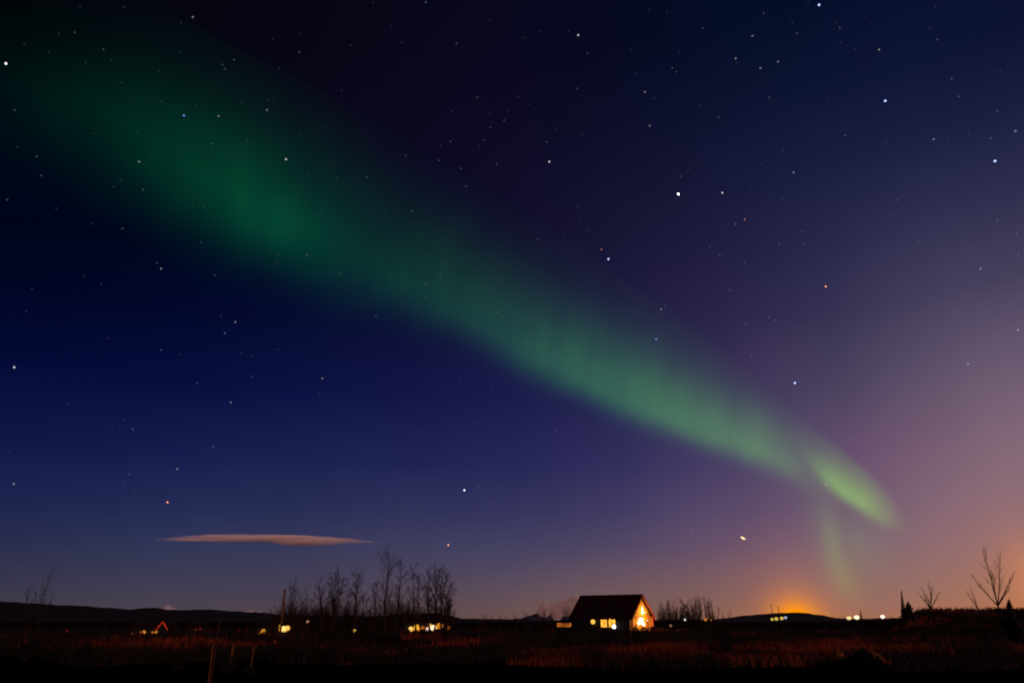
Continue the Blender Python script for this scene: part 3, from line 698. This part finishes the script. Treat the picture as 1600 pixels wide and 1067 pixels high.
def dark_shrub(label, px, Y, hpx, wpx, seed, m='darkbush', name='shrub', cat='shrub', group=None):
    rnd = random.Random(seed); g = on(px, Y); root = empty(name, g); H = hpx * Y / 1317; W_ = wpx * Y / 1240
    st = MB(); lf = MB()
    for k in range(12):
        a = rnd.uniform(0, 6.28); r = W_ * rnd.random()**.6; tip = Vector((math.cos(a)*r, math.sin(a)*r, H*rnd.uniform(.6, 1.0)*(1 - .45*(r/W_)**2)))
        st.tube([(0,0,-.05), tip*.45 + Vector((0,0,.08*H)), tip], [.03*H+.01, .02*H, .006], 4)
        for j in range(70):
            c_ = tip * rnd.uniform(.3, 1.05) + Vector((rnd.gauss(0,.16)*W_, rnd.gauss(0,.16)*W_, rnd.gauss(0,.08)*H)); s_ = rnd.uniform(.04, .10)*max(H, .5)
            if c_.z < 0: c_.z = .02
            u_ = Vector((rnd.uniform(-1,1), rnd.uniform(-1,1), rnd.uniform(-1,1))).normalized()*s_; v_ = u_.cross(Vector((rnd.uniform(-1,1), rnd.uniform(-1,1), rnd.uniform(-1,1)))).normalized()*s_*.6
            lf.add([c_-u_, c_+v_, c_+u_, c_-v_], [(0,1,2,3)])
    st.build('stems', M['bark'], root); lf.build('foliage', M[m], root)
    return tag(root, label, cat, group)
dark_shrub('black upright shrub in the field at the far left', 52, 40, 42, 11, 1)
dark_shrub('black shrub second from the left edge, standing in the reddish field', 142, 38, 40, 13, 2)
dark_shrub('tall dark shrub in the field between the lit house and the hill lamps', 1133, 46, 44, 10, 3)
dark_shrub('wide dark shrub in the field behind the reddish hummock', 1100, 95, 13, 20, 4)
dark_shrub('dark shrub right of centre of the field, low and wide', 1365, 75, 12, 26, 5)
dark_shrub('dark shrub below the small conifer at the right edge', 1580, 60, 58, 16, 6)
dark_shrub('dark low shrub in the foreground left of the wooden stakes', 290, 34, 26, 16, 7)
dark_shrub('black shrub added to hide the shaded foot of the short stake', 364, 31, 36, 13, 8)  # added shrub, dark mass in place of shade on the stake's foot
dark_shrub('black shrub at the foot of the right stake', 398, 30.5, 14, 14, 9)

rnd = random.Random(404)
for k in range(22):
    Y_ = 37 * (2.2 ** rnd.random()); px_ = rnd.uniform(10, 1590)
    if 1270 < px_ < 1420: continue
    dark_shrub('small dark shrub scattered low in the reddish field', px_, Y_, rnd.uniform(8, 20) * 50 / Y_, rnd.uniform(9, 24) * 50 / Y_, 600 + k, group='small dark shrubs in the field')
# ------------------------------------------------------------------ earth mounds
def mound(name, label, px, Y, hpx, wpx, m, seed, pw=1.6, cat='mound', peak=0.0):
    g = on(px, Y, -.05); H = hpx * Y / 1317; W_ = wpx * Y / 1240; b = MB(); nr, na = 12, 36
    b.v.append((peak*W_, 0, H))
    for j in range(1, nr + 1):
        r = j / nr
        for i in range(na):
            a = 2*math.pi*i/na; rr = r * W_ * (1 + .15*noise.noise(Vector((math.cos(a)*1.5, math.sin(a)*1.5, seed))))
            z = H * (1 - r**pw) + .10*H*noise.noise(Vector((rr*math.cos(a)*3/W_, rr*math.sin(a)*3/W_, seed)))*4*r*(1-r)
            b.v.append((rr*math.cos(a) + peak*W_*(1-r), rr*math.sin(a)*.8, z if j < nr else -.1))
    b.f = [(0, 1+i, 1+(i+1)%na) for i in range(na)] + [(1+(j-1)*na+i, 1+j*na+i, 1+j*na+(i+1)%na, 1+(j-1)*na+(i+1)%na) for j in range(1, nr) for i in range(na)]
    o = b.build(name, m, smooth=True); o.location = g; return tag(o, label, cat)
M['moss'] = mat('reddish_turf', (.16,.035,.018), (.28,.08,.035), 1.6)
mound('hummock', 'low rounded reddish hummock in the field right of the lit house', 1066, 112, 9.5, 21, M['moss'], 1, 2.2, 'hummock')
mound('rubble_heap', 'pointed black earth heap in the right foreground', 1346, 36.5, 34, 70, mat('black_earth', (.003,.0025,.0025), (.008,.005,.005), 3, 1, spec=0), 2, .8, 'heap', -.05)
def boulder(label, px, py, Y, r, seed):
    g = on(px, Y, r*.3); b = MB(); b.ball((0,0,0), r, 14, 9, (1.3, 1, .8))
    b.v = [tuple(Vector(v) * (1 + .28*noise.noise(Vector(v)*(1.6/r) + Vector((seed,0,0))))) for v in b.v]
    o = b.build('boulder', mat('boulder_rock', (.16,.07,.04), (.26,.12,.06), 5)); o.location = g; return tag(o, label, 'boulder')
boulder('rounded boulder catching orange light in the right part of the field', 1479, 1008, 62, .42, 1)
boulder('small boulder among the grass left of the black heap', 1245, 1016, 52, .26, 2)
def straws(label, pts, Y, seed):
    rnd = random.Random(seed); g = on(pts[0][0], Y); root = None; b = MB()
    for k in range(26):
        q = rnd.random(); i = min(int(q*(len(pts)-1)), len(pts)-2); f = q*(len(pts)-1) - i
        px = pts[i][0]*(1-f) + pts[i+1][0]*f + rnd.gauss(0, 2); py = pts[i][1]*(1-f) + pts[i+1][1]*f
        p = P(px, py + 5, Y) - g; tp = p + Vector((rnd.gauss(.03, .10), rnd.gauss(0, .05), rnd.uniform(.10, .28)))
        b.tube([p, p.lerp(tp, .6) + Vector((.02, 0, .02)), tp], [.012, .009, .003], 3)
    o = b.build('grass_tuft', M['straw2']); o.location = g; return tag(o, label, 'grass tuft')
M['straw2'] = mat('pale_straw', (.40,.17,.06), (.55,.25,.10), 4)
straws('tuft of pale straw on the right slope of the black heap', [(1362,1015),(1376,1025),(1390,1034)], 33.6, 1)
straws('tuft of pale straw at the left foot of the black heap', [(1308,1019),(1316,1020)], 33.6, 2)

# ------------------------------------------------------------------ stakes and poles
def stake(label, top, bot_px, Y, w_, m, name='wooden_stake', cat='stake', group=None, cap=True):
    tp = P(top[0], top[1], Y); g = Vector((tp.x + bot_px, Y, 0)); g.z = ground_z(g.x, Y) - .1; h = (tp - g)
    root = empty(name, g)
    b = MB(); n = 8; pts = [h * (k/n) + Vector((.004*math.sin(k*2.1), 0, 0)) for k in range(n+1)]
    b.tube(pts, [w_/2 * (1 + .08*math.sin(k*1.7)) for k in range(n+1)], 8); b.build('shaft', m, root)
    if cap:
        c_ = MB(); c_.tube([h, h + h.normalized()*w_*.9], [w_/2*1.02, w_*.16], 8); c_.build('tip', m, root)
    return tag(root, label, cat, group)
stake('left and longest of three pale wooden stakes in the foreground', (332.5,1010), .015, 15, .028, M['stake'], group='pale wooden stakes')
stake('short thick middle one of three pale wooden stakes, foot hidden', (364,1010), -.01, 33, .09, M['stake'], group='pale wooden stakes')
stake('right one of three pale wooden stakes in the foreground', (396.5,1010), -.02, 32, .055, M['stake'], group='pale wooden stakes')
stake('tall dim reddish pole standing behind the pale wooden stakes', (343.5,968), -.03, 24, .04, M['oldwood'], 'wooden_pole', 'pole')
stake('tall lit wooden pole rising above the hill line left of the bare trees', (445,922), 0, 112, .30, mat('pole_wood', (.16,.075,.03), (.24,.11,.045), 5), 'wooden_pole', 'pole')
# road marker with two reflectors and a small red marker
g = on(433, 60); root = empty('marker_post', g); tag(root, 'thin dark marker post with two small reflectors below the bright window lights', 'post')
tz = (P(433, 1000, 60) - g).z; MB().tube([(0,0,-.1),(.01,0,tz)], .03, 6).build('shaft', M['oldwood'], root)
for dz_, c_ in ((.12, (1,.32,.12)), (.68, (.9,.10,.12))):
    MB().ball((0,-.05,tz-dz_), .06, 8, 6, (1,.5,2)).build('reflector', mat('reflector', tuple(v*.8 for v in c_), None, 2, .3), root)
g = on(108, 80); root = empty('marker_post', g); tag(root, 'thin marker post with a small pinkish red lamp in the left field', 'post')
tz = (P(108, 985, 80) - g).z; MB().tube([(0,0,-.1),(0,0,tz)], .03, 6).build('shaft', M['oldwood'], root)
MB().ball((0,-.04,tz), .07, 8, 6, (1,1,2.2)).build('reflector', glowmat('red_lamp', (1,.03,.08), .22), root)

# masts on the far hill
for px, py, lab in ((1206.5,944,'taller left one of two thin masts on the hill by the town glow'), (1217,947,'shorter right one of two thin masts on the hill by the town glow')):
    Y = 1990; tp = P(px, py, Y); g = P(px, 958.5, Y); root = empty('mast', g); hh = (tp - g).z
    MB().tube([(0,0,-6),(0,0,hh)], [1.0, .6], 6).build('shaft', M['metal'], root); MB().tube([(-2.5,0,hh*.85),(2.5,0,hh*.85)], .5, 5).build('crossarm', M['metal'], root)
    tag(root, lab, 'mast', 'masts on the far hill')

# ------------------------------------------------------------------ street lamps
def lamp(label, px, py, Y, r_px, c, s, group, name='street_lamp', stretch=1.0):
    g = on(px, Y, -.1); tp = P(px, py, Y) - g; root = empty(name, g); r = r_px * Y / 1240; H = tp.z
    MB().tube([(0,.02,0), (0,.02,H*.6), (0,.02,max(.3, H - r*.6))], [.07,.06,.04], 6).build('pole', M['metal'], root)
    MB().ball((tp.x, 0, H), r, 14, 8, (stretch, .8, .85)).build('globe', glowmat('lamp_light', c, s), root, smooth=True)
    MB().prism([(-r*.5, -r*.5), (r*.5, -r*.5), (r*.5, r*.5), (-r*.5, r*.5)], 'z', H + r*.82, H + r*.95).build('cap', M['metal'], root)
    return tag(root, label, 'street lamp', group)
lamp('white lamp under the bare trees right of the lit house', 1070.5, 967.5, 190, 2.2, (1,.9,.92), 2.6, 'lamps right of the house')
lamp('left one of two orange lamps at the end of the bare tree row', 1103, 967.5, 190, 2.6, (1,.36,.04), .95, 'lamps right of the house')
lamp('right, smaller one of two orange lamps at the end of the bare tree row', 1111.5, 968, 190, 2.0, (1,.40,.08), .85, 'lamps right of the house')
lamp('dim pinkish lamp low beside the lit house', 1048, 977, 150, 2.2, (.6,.28,.20), .34, 'lamps right of the house')
Hl = 'lamps in a line under the far hill'
lamp('leftmost of four lamps in a line under the hill, yellow', 1206.5, 967, 210, 2.4, (1,.72,.12), .62, Hl)
lamp('second lamp from the left in the line under the hill, wide and yellow', 1213, 966.3, 210, 2.9, (1,.66,.10), .70, Hl)
lamp('third lamp from the left in the line under the hill, yellow', 1221.5, 965.5, 210, 2.7, (1,.68,.14), .74, Hl)
lamp('bluish white lamp at the right end of the line under the hill', 1227.5, 964.5, 210, 2.1, (.58,.62,1), .80, Hl)
Hr = 'bright lamps on the right skyline'
lamp('yellowish lamp, left of the three bright ones on the right skyline', 1326.5, 965, 210, 3.2, (1,.74,.34), 1.0, Hr, stretch=1.2)
lamp('bright white middle lamp of three on the right skyline', 1338.5, 964, 210, 3.5, (1,.80,.50), 1.5, Hr, stretch=1.15)
lamp('bright white lamp alone between the pair and the dark conifer', 1379, 963, 210, 3.1, (1,.80,.60), 1.6, Hr, stretch=1.1)
lamp('small pinkish lamp on a pole in front of the dark hill left of centre', 481, 970.5, 150, 2.4, (1,.48,.30), .55, 'single lamps of the left settlement')
lamp('small yellow lamp alone between the two lit cottages', 553.5, 985, 106, 2.6, (1,.62,.10), 1.1, 'single lamps of the left settlement')
lamp('tiny dim red lamp in the scrub right of the dense tree clump', 803.5, 986.5, 117, 1.5, (1,.10,.06), .14, 'single lamps of the left settlement')

# ------------------------------------------------------------------ cottages of the settlement (in the dip behind the field edge)
def cottage(label, px, Y, L, Wd, eave, ridge_h, rot, windows, lamps=(), gable=None, z0=None, wall=None):
    """windows: (x, z, width, height, material) on the long front; lamps: (x, z, radius, colour, strength)"""
    g = on(px, Y) if z0 is None else Vector((P(px, HORIZON, Y).x, Y, z0)); root = empty('cottage', g, rot)
    hl, hw = L/2, Wd/2; wm = wall or M['cladding']
    w_ = MB(); w_.prism([(-hw,-.3),(hw,-.3),(hw,eave),(0,ridge_h-.12),(-hw,eave)], 'x', -hl, hl); w_.build('walls', wm, root)
    rf = MB(); ov = .35; s_ = (ridge_h - eave) / hw
    for sg in (-1, 1):
        rf.prism([(0, ridge_h), (sg*(hw+ov), eave - s_*ov), (sg*(hw+ov), eave - s_*ov + .16), (0, ridge_h + .16)][::sg], 'x', -hl-ov, hl+ov)
    rf.build('roof', M['roof'], root)
    MB().box((-hl*.4, .15, ridge_h-.3), (-hl*.4+.45, .6, ridge_h+.7)).build('chimney', M['cladding'], root)
    for (x, z, ww, hh, mm) in windows:
        fr = MB(); t_ = .07
        for bx in (((x-ww/2-t_, -hw-.05, z-hh/2-t_), (x+ww/2+t_, -hw-.005, z-hh/2)), ((x-ww/2-t_, -hw-.05, z+hh/2), (x+ww/2+t_, -hw-.005, z+hh/2+t_)),
                   ((x-ww/2-t_, -hw-.05, z-hh/2), (x-ww/2, -hw-.005, z+hh/2)), ((x+ww/2, -hw-.05, z-hh/2), (x+ww/2+t_, -hw-.005, z+hh/2)), ((x-.03, -hw-.05, z-hh/2), (x+.03, -hw-.025, z+hh/2))): fr.box(*bx)
        f_ = fr.build('window', M['frame'], root)
        MB().box((x-ww/2, -hw-.022, z-hh/2), (x+ww/2, -hw-.006, z+hh/2)).build('pane', mm, f_)
    for (x, z, r, c_, s2) in lamps:
        lo = MB().ball((x, -hw-.12-r, z), r, 12, 8).build('wall_lamp', glowmat('lamp_light', (c_[0], c_[1]*.84, c_[2]*.7), s2), root, smooth=True)
        MB().box((x-.04, -hw-.12-r*.2, z-.04), (x+.04, -hw-.003, z+.04)).build('bracket', M['metal'], lo)
    if gable:
        gb = MB(); sgn = 1
        for sg in (-1, 1):
            gb.tube([(hl+ov+.05, 0, ridge_h+.02), (hl+ov+.05, sg*(hw+ov), eave-s_*ov+.02)], .085, 6)
        gb.build('gable_lights', gable, root)
    return tag(root, label, 'cottage', 'cottages of the settlement')
AM, AD = M['amber'], M['amber_dim']
Yk = 165
def wz(py, Y=Yk, zz=0): return 2 - (py - HORIZON) / 1317 * Y - zz
def wx(px, c, Y=Yk): return (px - c) / 1245 * Y
Zk = -1.0
def cot(label, c, Y, half, eave_py, ridge_py, wins, lamps, **k):
    z0 = -3.0; cot_w = [(wx(a, c, Y), 2 - (b_ - HORIZON)/1317*Y - z0, w2/1245*Y, h2/1317*Y, mm) for a, b_, w2, h2, mm in wins]
    cot_l = [(wx(a, c, Y), 2 - (b_ - HORIZON)/1317*Y - z0, r/1245*Y, cc, ss) for a, b_, r, cc, ss in lamps]
    rot = -math.atan2(P(c, HORIZON, Y).x, Y) * 1.0 
    return cottage(label, c, Y, 2*half/1245*Y, 4.5, 2 - (eave_py - HORIZON)/1317*Y - z0, 2 - (ridge_py - HORIZON)/1317*Y - z0, rot, cot_w, cot_l, z0=z0, **k)
cot('long low dark cottage at the far left with a string of small orange windows', 231, 165, 19, 981, 972, [(225,986.5,5,3.2,AD),(242,987.5,6,3.4,AD)], [(213,989,1.2,(1,.40,.12),.5),(228.5,986.5,2.2,(1,.46,.06),.85),(246.5,987.5,2.4,(1,.44,.05),.8),(240,987.5,1.8,(1,.36,.04),.6)])
# gable cottage seen end-on, its barge boards outlined by red light
g = Vector((P(268, HORIZON, 158).x, 158, -3.0)); Yg = 158
cottage('small dark cottage seen end-on, its gable edged with red light', 265, Yg, 5, 1.7, 2-(980-968)/1317*Yg+3, 2-(971-968)/1317*Yg+3, R(-90), [], [], gable=glowmat('red_edge_light', (1,.05,.02), .45, .4, 3), z0=-3.0)
cot('dark cottage with only a faint red gleam under its eaves', 311, 168, 14, 979, 972, [], [(308,982.5,1.3,(1,.06,.04),.14),(314.5,982,1.5,(1,.06,.04),.16)], gable=None)
b = MB()
cot('cottage with one orange window, left of the brightest lights', 414, 160, 9, 979, 973, [(410,988,3.5,4,AD)], [(410,988,2.6,(1,.36,.03),.75),(413.5,985.5,3.2,(1,.46,.05),.95)])
cot('cottage with the brightest yellow window lights below the tall wooden pole', 446, 158, 14, 976, 968.5, [(444,982,12,5,AM)], [(439,977.5,2.4,(1,.60,.08),1.1),(444.5,982,4.2,(1,.70,.26),1.7),(450,981,4.0,(1,.60,.12),1.3),(447,983.5,3.2,(1,.55,.1),1.5),(440.5,984.5,2.2,(1,.36,.04),.6)])
cot('long cottage with a chain of yellow and white lights right of the tall bare trees', 668, 160, 34, 972, 964.5, [(652,982,9,5,AM),(661.5,980,5,4,AD),(681,979,14,5.5,AM),(690,977,5,4.5,AD)],
    [(643,982,3.6,(1,.62,.16),1.4),(651.5,979,4.0,(1,.60,.05),.9),(651.5,986,3.0,(1,.36,.05),.6),(661,980,2.4,(1,.30,.03),.40),(668.5,982.5,2.7,(1,.76,.70),1.5),(672,976.5,2.6,(1,.62,.22),.9),(677.5,980.5,4.6,(1,.80,.55),1.7),(686,976.5,3.6,(1,.42,.03),.55),(701.5,980.5,2.6,(1,.26,.04),.22)])

# ------------------------------------------------------------------ the lit house
A = R(38); L, Wd, EV, RG = 10.6, 6.5, 2.35, 5.45
corner = on(986.5, 116); corner.z = ground_z(corner.x, corner.y)
ex = Vector((math.cos(A), -math.sin(A), 0)); ey = Vector((math.sin(A), math.cos(A), 0))
ctr = corner - ex*(L/2) + ey*(Wd/2); ctr.z = min(ground_z(ctr.x, ctr.y), corner.z) + .08
H_ = empty('house', ctr, -A); tag(H_, 'dark-roofed wooden house with one gable end blazing in orange light', 'house')
hl, hw = L/2, Wd/2; gx = hl - .22                       # the gable wall stands back under the roof
w_ = MB()
w_.box((-hl, -hw, -.3), (gx-.12, -hw+.18, EV)); w_.box((-hl, hw-.18, -.3), (gx-.12, hw, EV))
w_.prism([(-hw+.18,-.3),(hw-.18,-.3),(hw-.18,EV),(0,RG-.3),(-hw+.18,EV)], 'x', -hl, -hl+.18)
w_.build('side_walls', M['cladding'], H_)
gw = MB(); gw.prism([(-hw,-.1),(hw,-.1),(hw,EV),(0,RG-.12),(-hw,EV)], 'x', gx-.12, gx); gw = gw.build('gable_wall', M['redwood'], H_)
rf = MB(); s_ = (RG - EV)/hw; ov = .35; th = .2
for sg in (-1, 1):
    rf.prism([(0, RG), (sg*(hw+ov), EV - s_*ov), (sg*(hw+ov), EV - s_*ov + th), (0, RG + th)][::sg], 'x', -hl-.3, hl+.35)
rf = rf.build('roof', M['roof'], H_)
MB().box((-hl*.2, .5, RG-.5), (-hl*.2+.35, .85, RG-.02)).build('chimney', M['cladding'], rf)
for sg in (-1, 1):
    bb = MB(); bb.prism([(0, RG-.10), (sg*(hw+ov), EV - s_*ov-.10), (sg*(hw+ov), EV - s_*ov + th-.02), (0, RG + th-.02)][::sg], 'x', hl+.352, hl+.40); bb.build('barge_board', M['trim'], H_)
bm_ = MB(); bm_.box((hl-.02, -hw, EV-.05), (hl+.14, hw, EV+.13)); bm_.build('tie_beam', M['trim'], H_)
for y in (-hw+.1, -hw+1.25, hw-.1):
    MB().box((hl-.04, y-.08, .1), (hl+.12, y+.08, EV-.055)).build('porch_post', M['trim'], H_)
dk = MB(); dk.box((gx+.003, -hw-.1, -.25), (hl+1.6, hw+.1, .08)); dk.build('deck', M['deck'], H_)
# gable glazing: kite-shaped upper window, tall middle window with slanting foot
def gwin(name, poly, m, fm, fw=.07):
    f = MB(); n = len(poly)
    for i in range(n):
        a, b2 = poly[i], poly[(i+1) % n]; f.tube([(gx+.03, a[0], a[1]), (gx+.03, b2[0], b2[1])], fw*.5, 4)
    f = f.build(name, fm, H_); p_ = MB(); p_.prism(poly, 'x', gx+.004, gx+.02); p_.build('pane', m, f)
WW = M['warmwhite']
gwin('window', [(.70,2.62),(.98,2.95),(.92,3.45),(.62,4.15),(.32,3.45),(.22,2.95)], WW, M['trim'])
gwin('window', [(.20,2.45),(-.55,2.45),(-.60,2.05),(-.85,1.72),(-.62,1.45),(.35,1.30),(1.05,.98),(1.15,1.25),(.62,2.0),(.62,2.45)][::-1], WW, M['trim'])
gwin('window', [(-1.75,.45),(-.55,.45),(-.55,1.15),(-1.75,1.15)], M['house_glass'], M['trim'])
gwin('door', [(1.55,.12),(2.35,.12),(2.35,2.05),(1.55,2.05)], M['amber_dim'], M['trim'])
# porch lamps: glowing globes, each with its light
def porch_lamp(x, y, z, r, c, s, watt, sampled=True):
    o = MB().ball((x, y, z), r, 14, 8).build('wall_lamp', glowmat('lamp_light', c, s), H_, smooth=True)
    MB().tube([(x - r*.9, y, z), (x - .35, y, z)] if abs(y) < hw-.01 else [(x, y + r*.9, z), (x, y + .3, z)], .03, 5).build('bracket', M['metal'], o)
    if watt:
        l = bpy.data.lights.new('porch_light', 'POINT'); l.energy = watt; l.color = (1, .52, .07); l.shadow_soft_size = r
        lo = bpy.data.objects.new('porch_light', l); col.objects.link(lo); lo.parent = H_; lo.location = (x + r + .05 if abs(y) < hw-.01 else x, y if abs(y) < hw-.01 else y - r - .05, z)
porch_lamp(gx+.34, -1.25, 1.55, .20, (1, .85, .6), 3.5, 130)
porch_lamp(gx+.60, .50, 3.0, .06, (1, .85, .6), 3.5, 210)  # added small lamp, brightens the upper gable wall
porch_lamp(gx+.60, .9, 1.9, .06, (1, .85, .6), 3.5, 165)  # added small lamp, brightens the right of the gable wall
# front: two windows with mullions, a globe lamp left of them and a white lamp at their foot
def front_x(px): return hl - (984 - px) / 88 * L
for a, b2, z0_, z1_ in ((940.5, 949.5, .95, 2.02), (952, 961.5, .95, 2.12)):
    x0, x1 = front_x(a), front_x(b2); f = MB(); y0, y1 = -hw-.05, -hw-.004
    for bx in (((x0-.08, y0, z0_-.08), (x1+.08, y1, z0_)), ((x0-.08, y0, z1_), (x1+.08, y1, z1_+.08)), ((x0-.08, y0, z0_), (x0, y1, z1_)), ((x1, y0, z0_), (x1+.08, y1, z1_)),
               (((x0+x1)/2-.03, y0, z0_), ((x0+x1)/2+.03, y1-.018, z1_))): f.box(*bx)
    f = f.build('window', M['frame'], H_); MB().box((x0, -hw-.02, z0_), (x1, -hw-.005, z1_)).build('pane', M['house_glass'], f)
porch_lamp(front_x(931), -hw-.40, 1.72, .34, (1, .56, .08), 1.1, 0)
porch_lamp(front_x(961), -hw-.40, 1.02, .30, (.98, .86, 1), 2.6, 5)
porch_lamp(front_x(956), -hw-.30, 2.12, .09, (1, .6, .15), 1.4, 2.5)
# low side wing with a strip of orange glass
wx0 = -hl - 3.4
wg = MB(); wg.box((wx0, -hw+.6, -.3), (-hl-.003, hw-1.2, 1.75)); wg = wg.build('side_wing', M['cladding'], H_)
MB().box((wx0-.15, -hw+.45, 1.753), (-hl-.005, hw-1.05, 1.87)).build('wing_roof', M['roof'], wg)
f = MB(); x0, x1, z0_, z1_ = wx0+.25, -hl-.25, .95, 1.52; yy = -hw+.6
for bx in (((x0, yy-.05, z0_-.06), (x1, yy-.003, z0_)), ((x0, yy-.05, z1_), (x1, yy-.003, z1_+.06))): f.box(*bx)
for k in range(5): xx = x0 + (x1-x0)*k/4; f.box((xx-.03, yy-.052, z0_), (xx+.03, yy-.021, z1_))
f = f.build('window', M['frame'], H_); MB().box((x0, yy-.02, z0_), (x1, yy-.004, z1_)).build('pane', AD, f)
# deck railing, open to the field
rl = MB(); rx = hl + 1.55
rl.box((rx-.03, -hw, .86), (rx+.03, hw-1.4, .92))
for k in range(9): y = -hw + (hw*2-1.4)*k/8; rl.box((rx-.025, y-.03, .085), (rx+.025, y+.03, .857))
rl.build('railing', M['oldwood'], H_)

def house_pt(x, y, z=0): return ctr + ex*x + ey*y + Vector((0, 0, z))
# things on and by the deck
def table(loc, rz):
    r_ = empty('garden_table', loc, rz); tag(r_, 'dark garden table on the deck in front of the glowing gable', 'table')
    t_ = MB()
    for k in range(5): t_.box((-.42+.17*k, -.75, .70), (-.27+.17*k, .75, .74))
    t_.build('table_top', M['oldwood'], r_)
    for sx_ in (-1, 1):
        for sy_ in (-1, 1): MB().box((sx_*.34-.035, sy_*.62-.035, 0), (sx_*.34+.035, sy_*.62+.035, .697)).build('leg', M['oldwood'], r_)
def chair(loc, rz, lab):
    r_ = empty('garden_chair', loc, rz); tag(r_, lab, 'chair', 'garden chairs on the deck')
    MB().box((-.24,-.24,.42),(.24,.24,.46)).build('seat', M['oldwood'], r_)
    bk = MB()
    for k in range(4): bk.box((-.24, .2, .52+.11*k), (.24, .235, .59+.11*k))
    for sx_ in (-1, 1): bk.box((sx_*.22-.02, .236, .463), (sx_*.22+.02, .27, .95))
    bk.build('backrest', M['oldwood'], r_)
    for sx_ in (-1, 1):
        for sy_ in (-1, 1): MB().box((sx_*.2-.025, sy_*.2-.025, 0), (sx_*.2+.025, sy_*.2+.025, .418)).build('leg', M['oldwood'], r_)
table(house_pt(hl+.7, .2, .083), -A); chair(house_pt(hl+.75, -1.2, .083), -A + R(180), 'garden chair at the left end of the deck table'); chair(house_pt(hl+.65, 1.5, .083), -A, 'garden chair at the right end of the deck table')
# dark rain barrel at the corner and two shrubs in the light
g = P(1020.5, HORIZON, 112); g.z = ground_z(g.x, g.y)
r_ = empty('rain_barrel', g); tag(r_, 'black rain barrel at the right corner of the glowing gable', 'barrel')
b = MB(); b.tube([(0,0,-.05),(0,0,.2),(0,0,.5),(0,0,.8),(0,0,1.0)], [.34,.40,.43,.40,.35], 18); b.build('drum', M['roof'], r_, smooth=False)
for zz in (.22, .78): MB().tube([(0,0,zz-.02),(0,0,zz+.02)], .425, 18).build('hoop', M['metal'], r_)
MB().tube([(0,0,1.003),(0,0,1.05)], [.37,.33], 18).build('lid', M['metal'], r_)
M['orangebush'] = mat('orange_lit_leaves', (.22,.08,.03), (.34,.13,.04), 3)
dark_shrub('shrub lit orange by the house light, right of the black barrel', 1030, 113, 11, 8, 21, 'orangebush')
l = bpy.data.lights.new('ground_fill', 'POINT'); l.energy = 130; l.color = (1,.45,.12); l.shadow_soft_size = .1  # added fill without a fixture, spills orange light beside the house
lo = bpy.data.objects.new('ground_fill', l); col.objects.link(lo); lo.location = house_pt(hl+.9, hw+.9, 1.4)
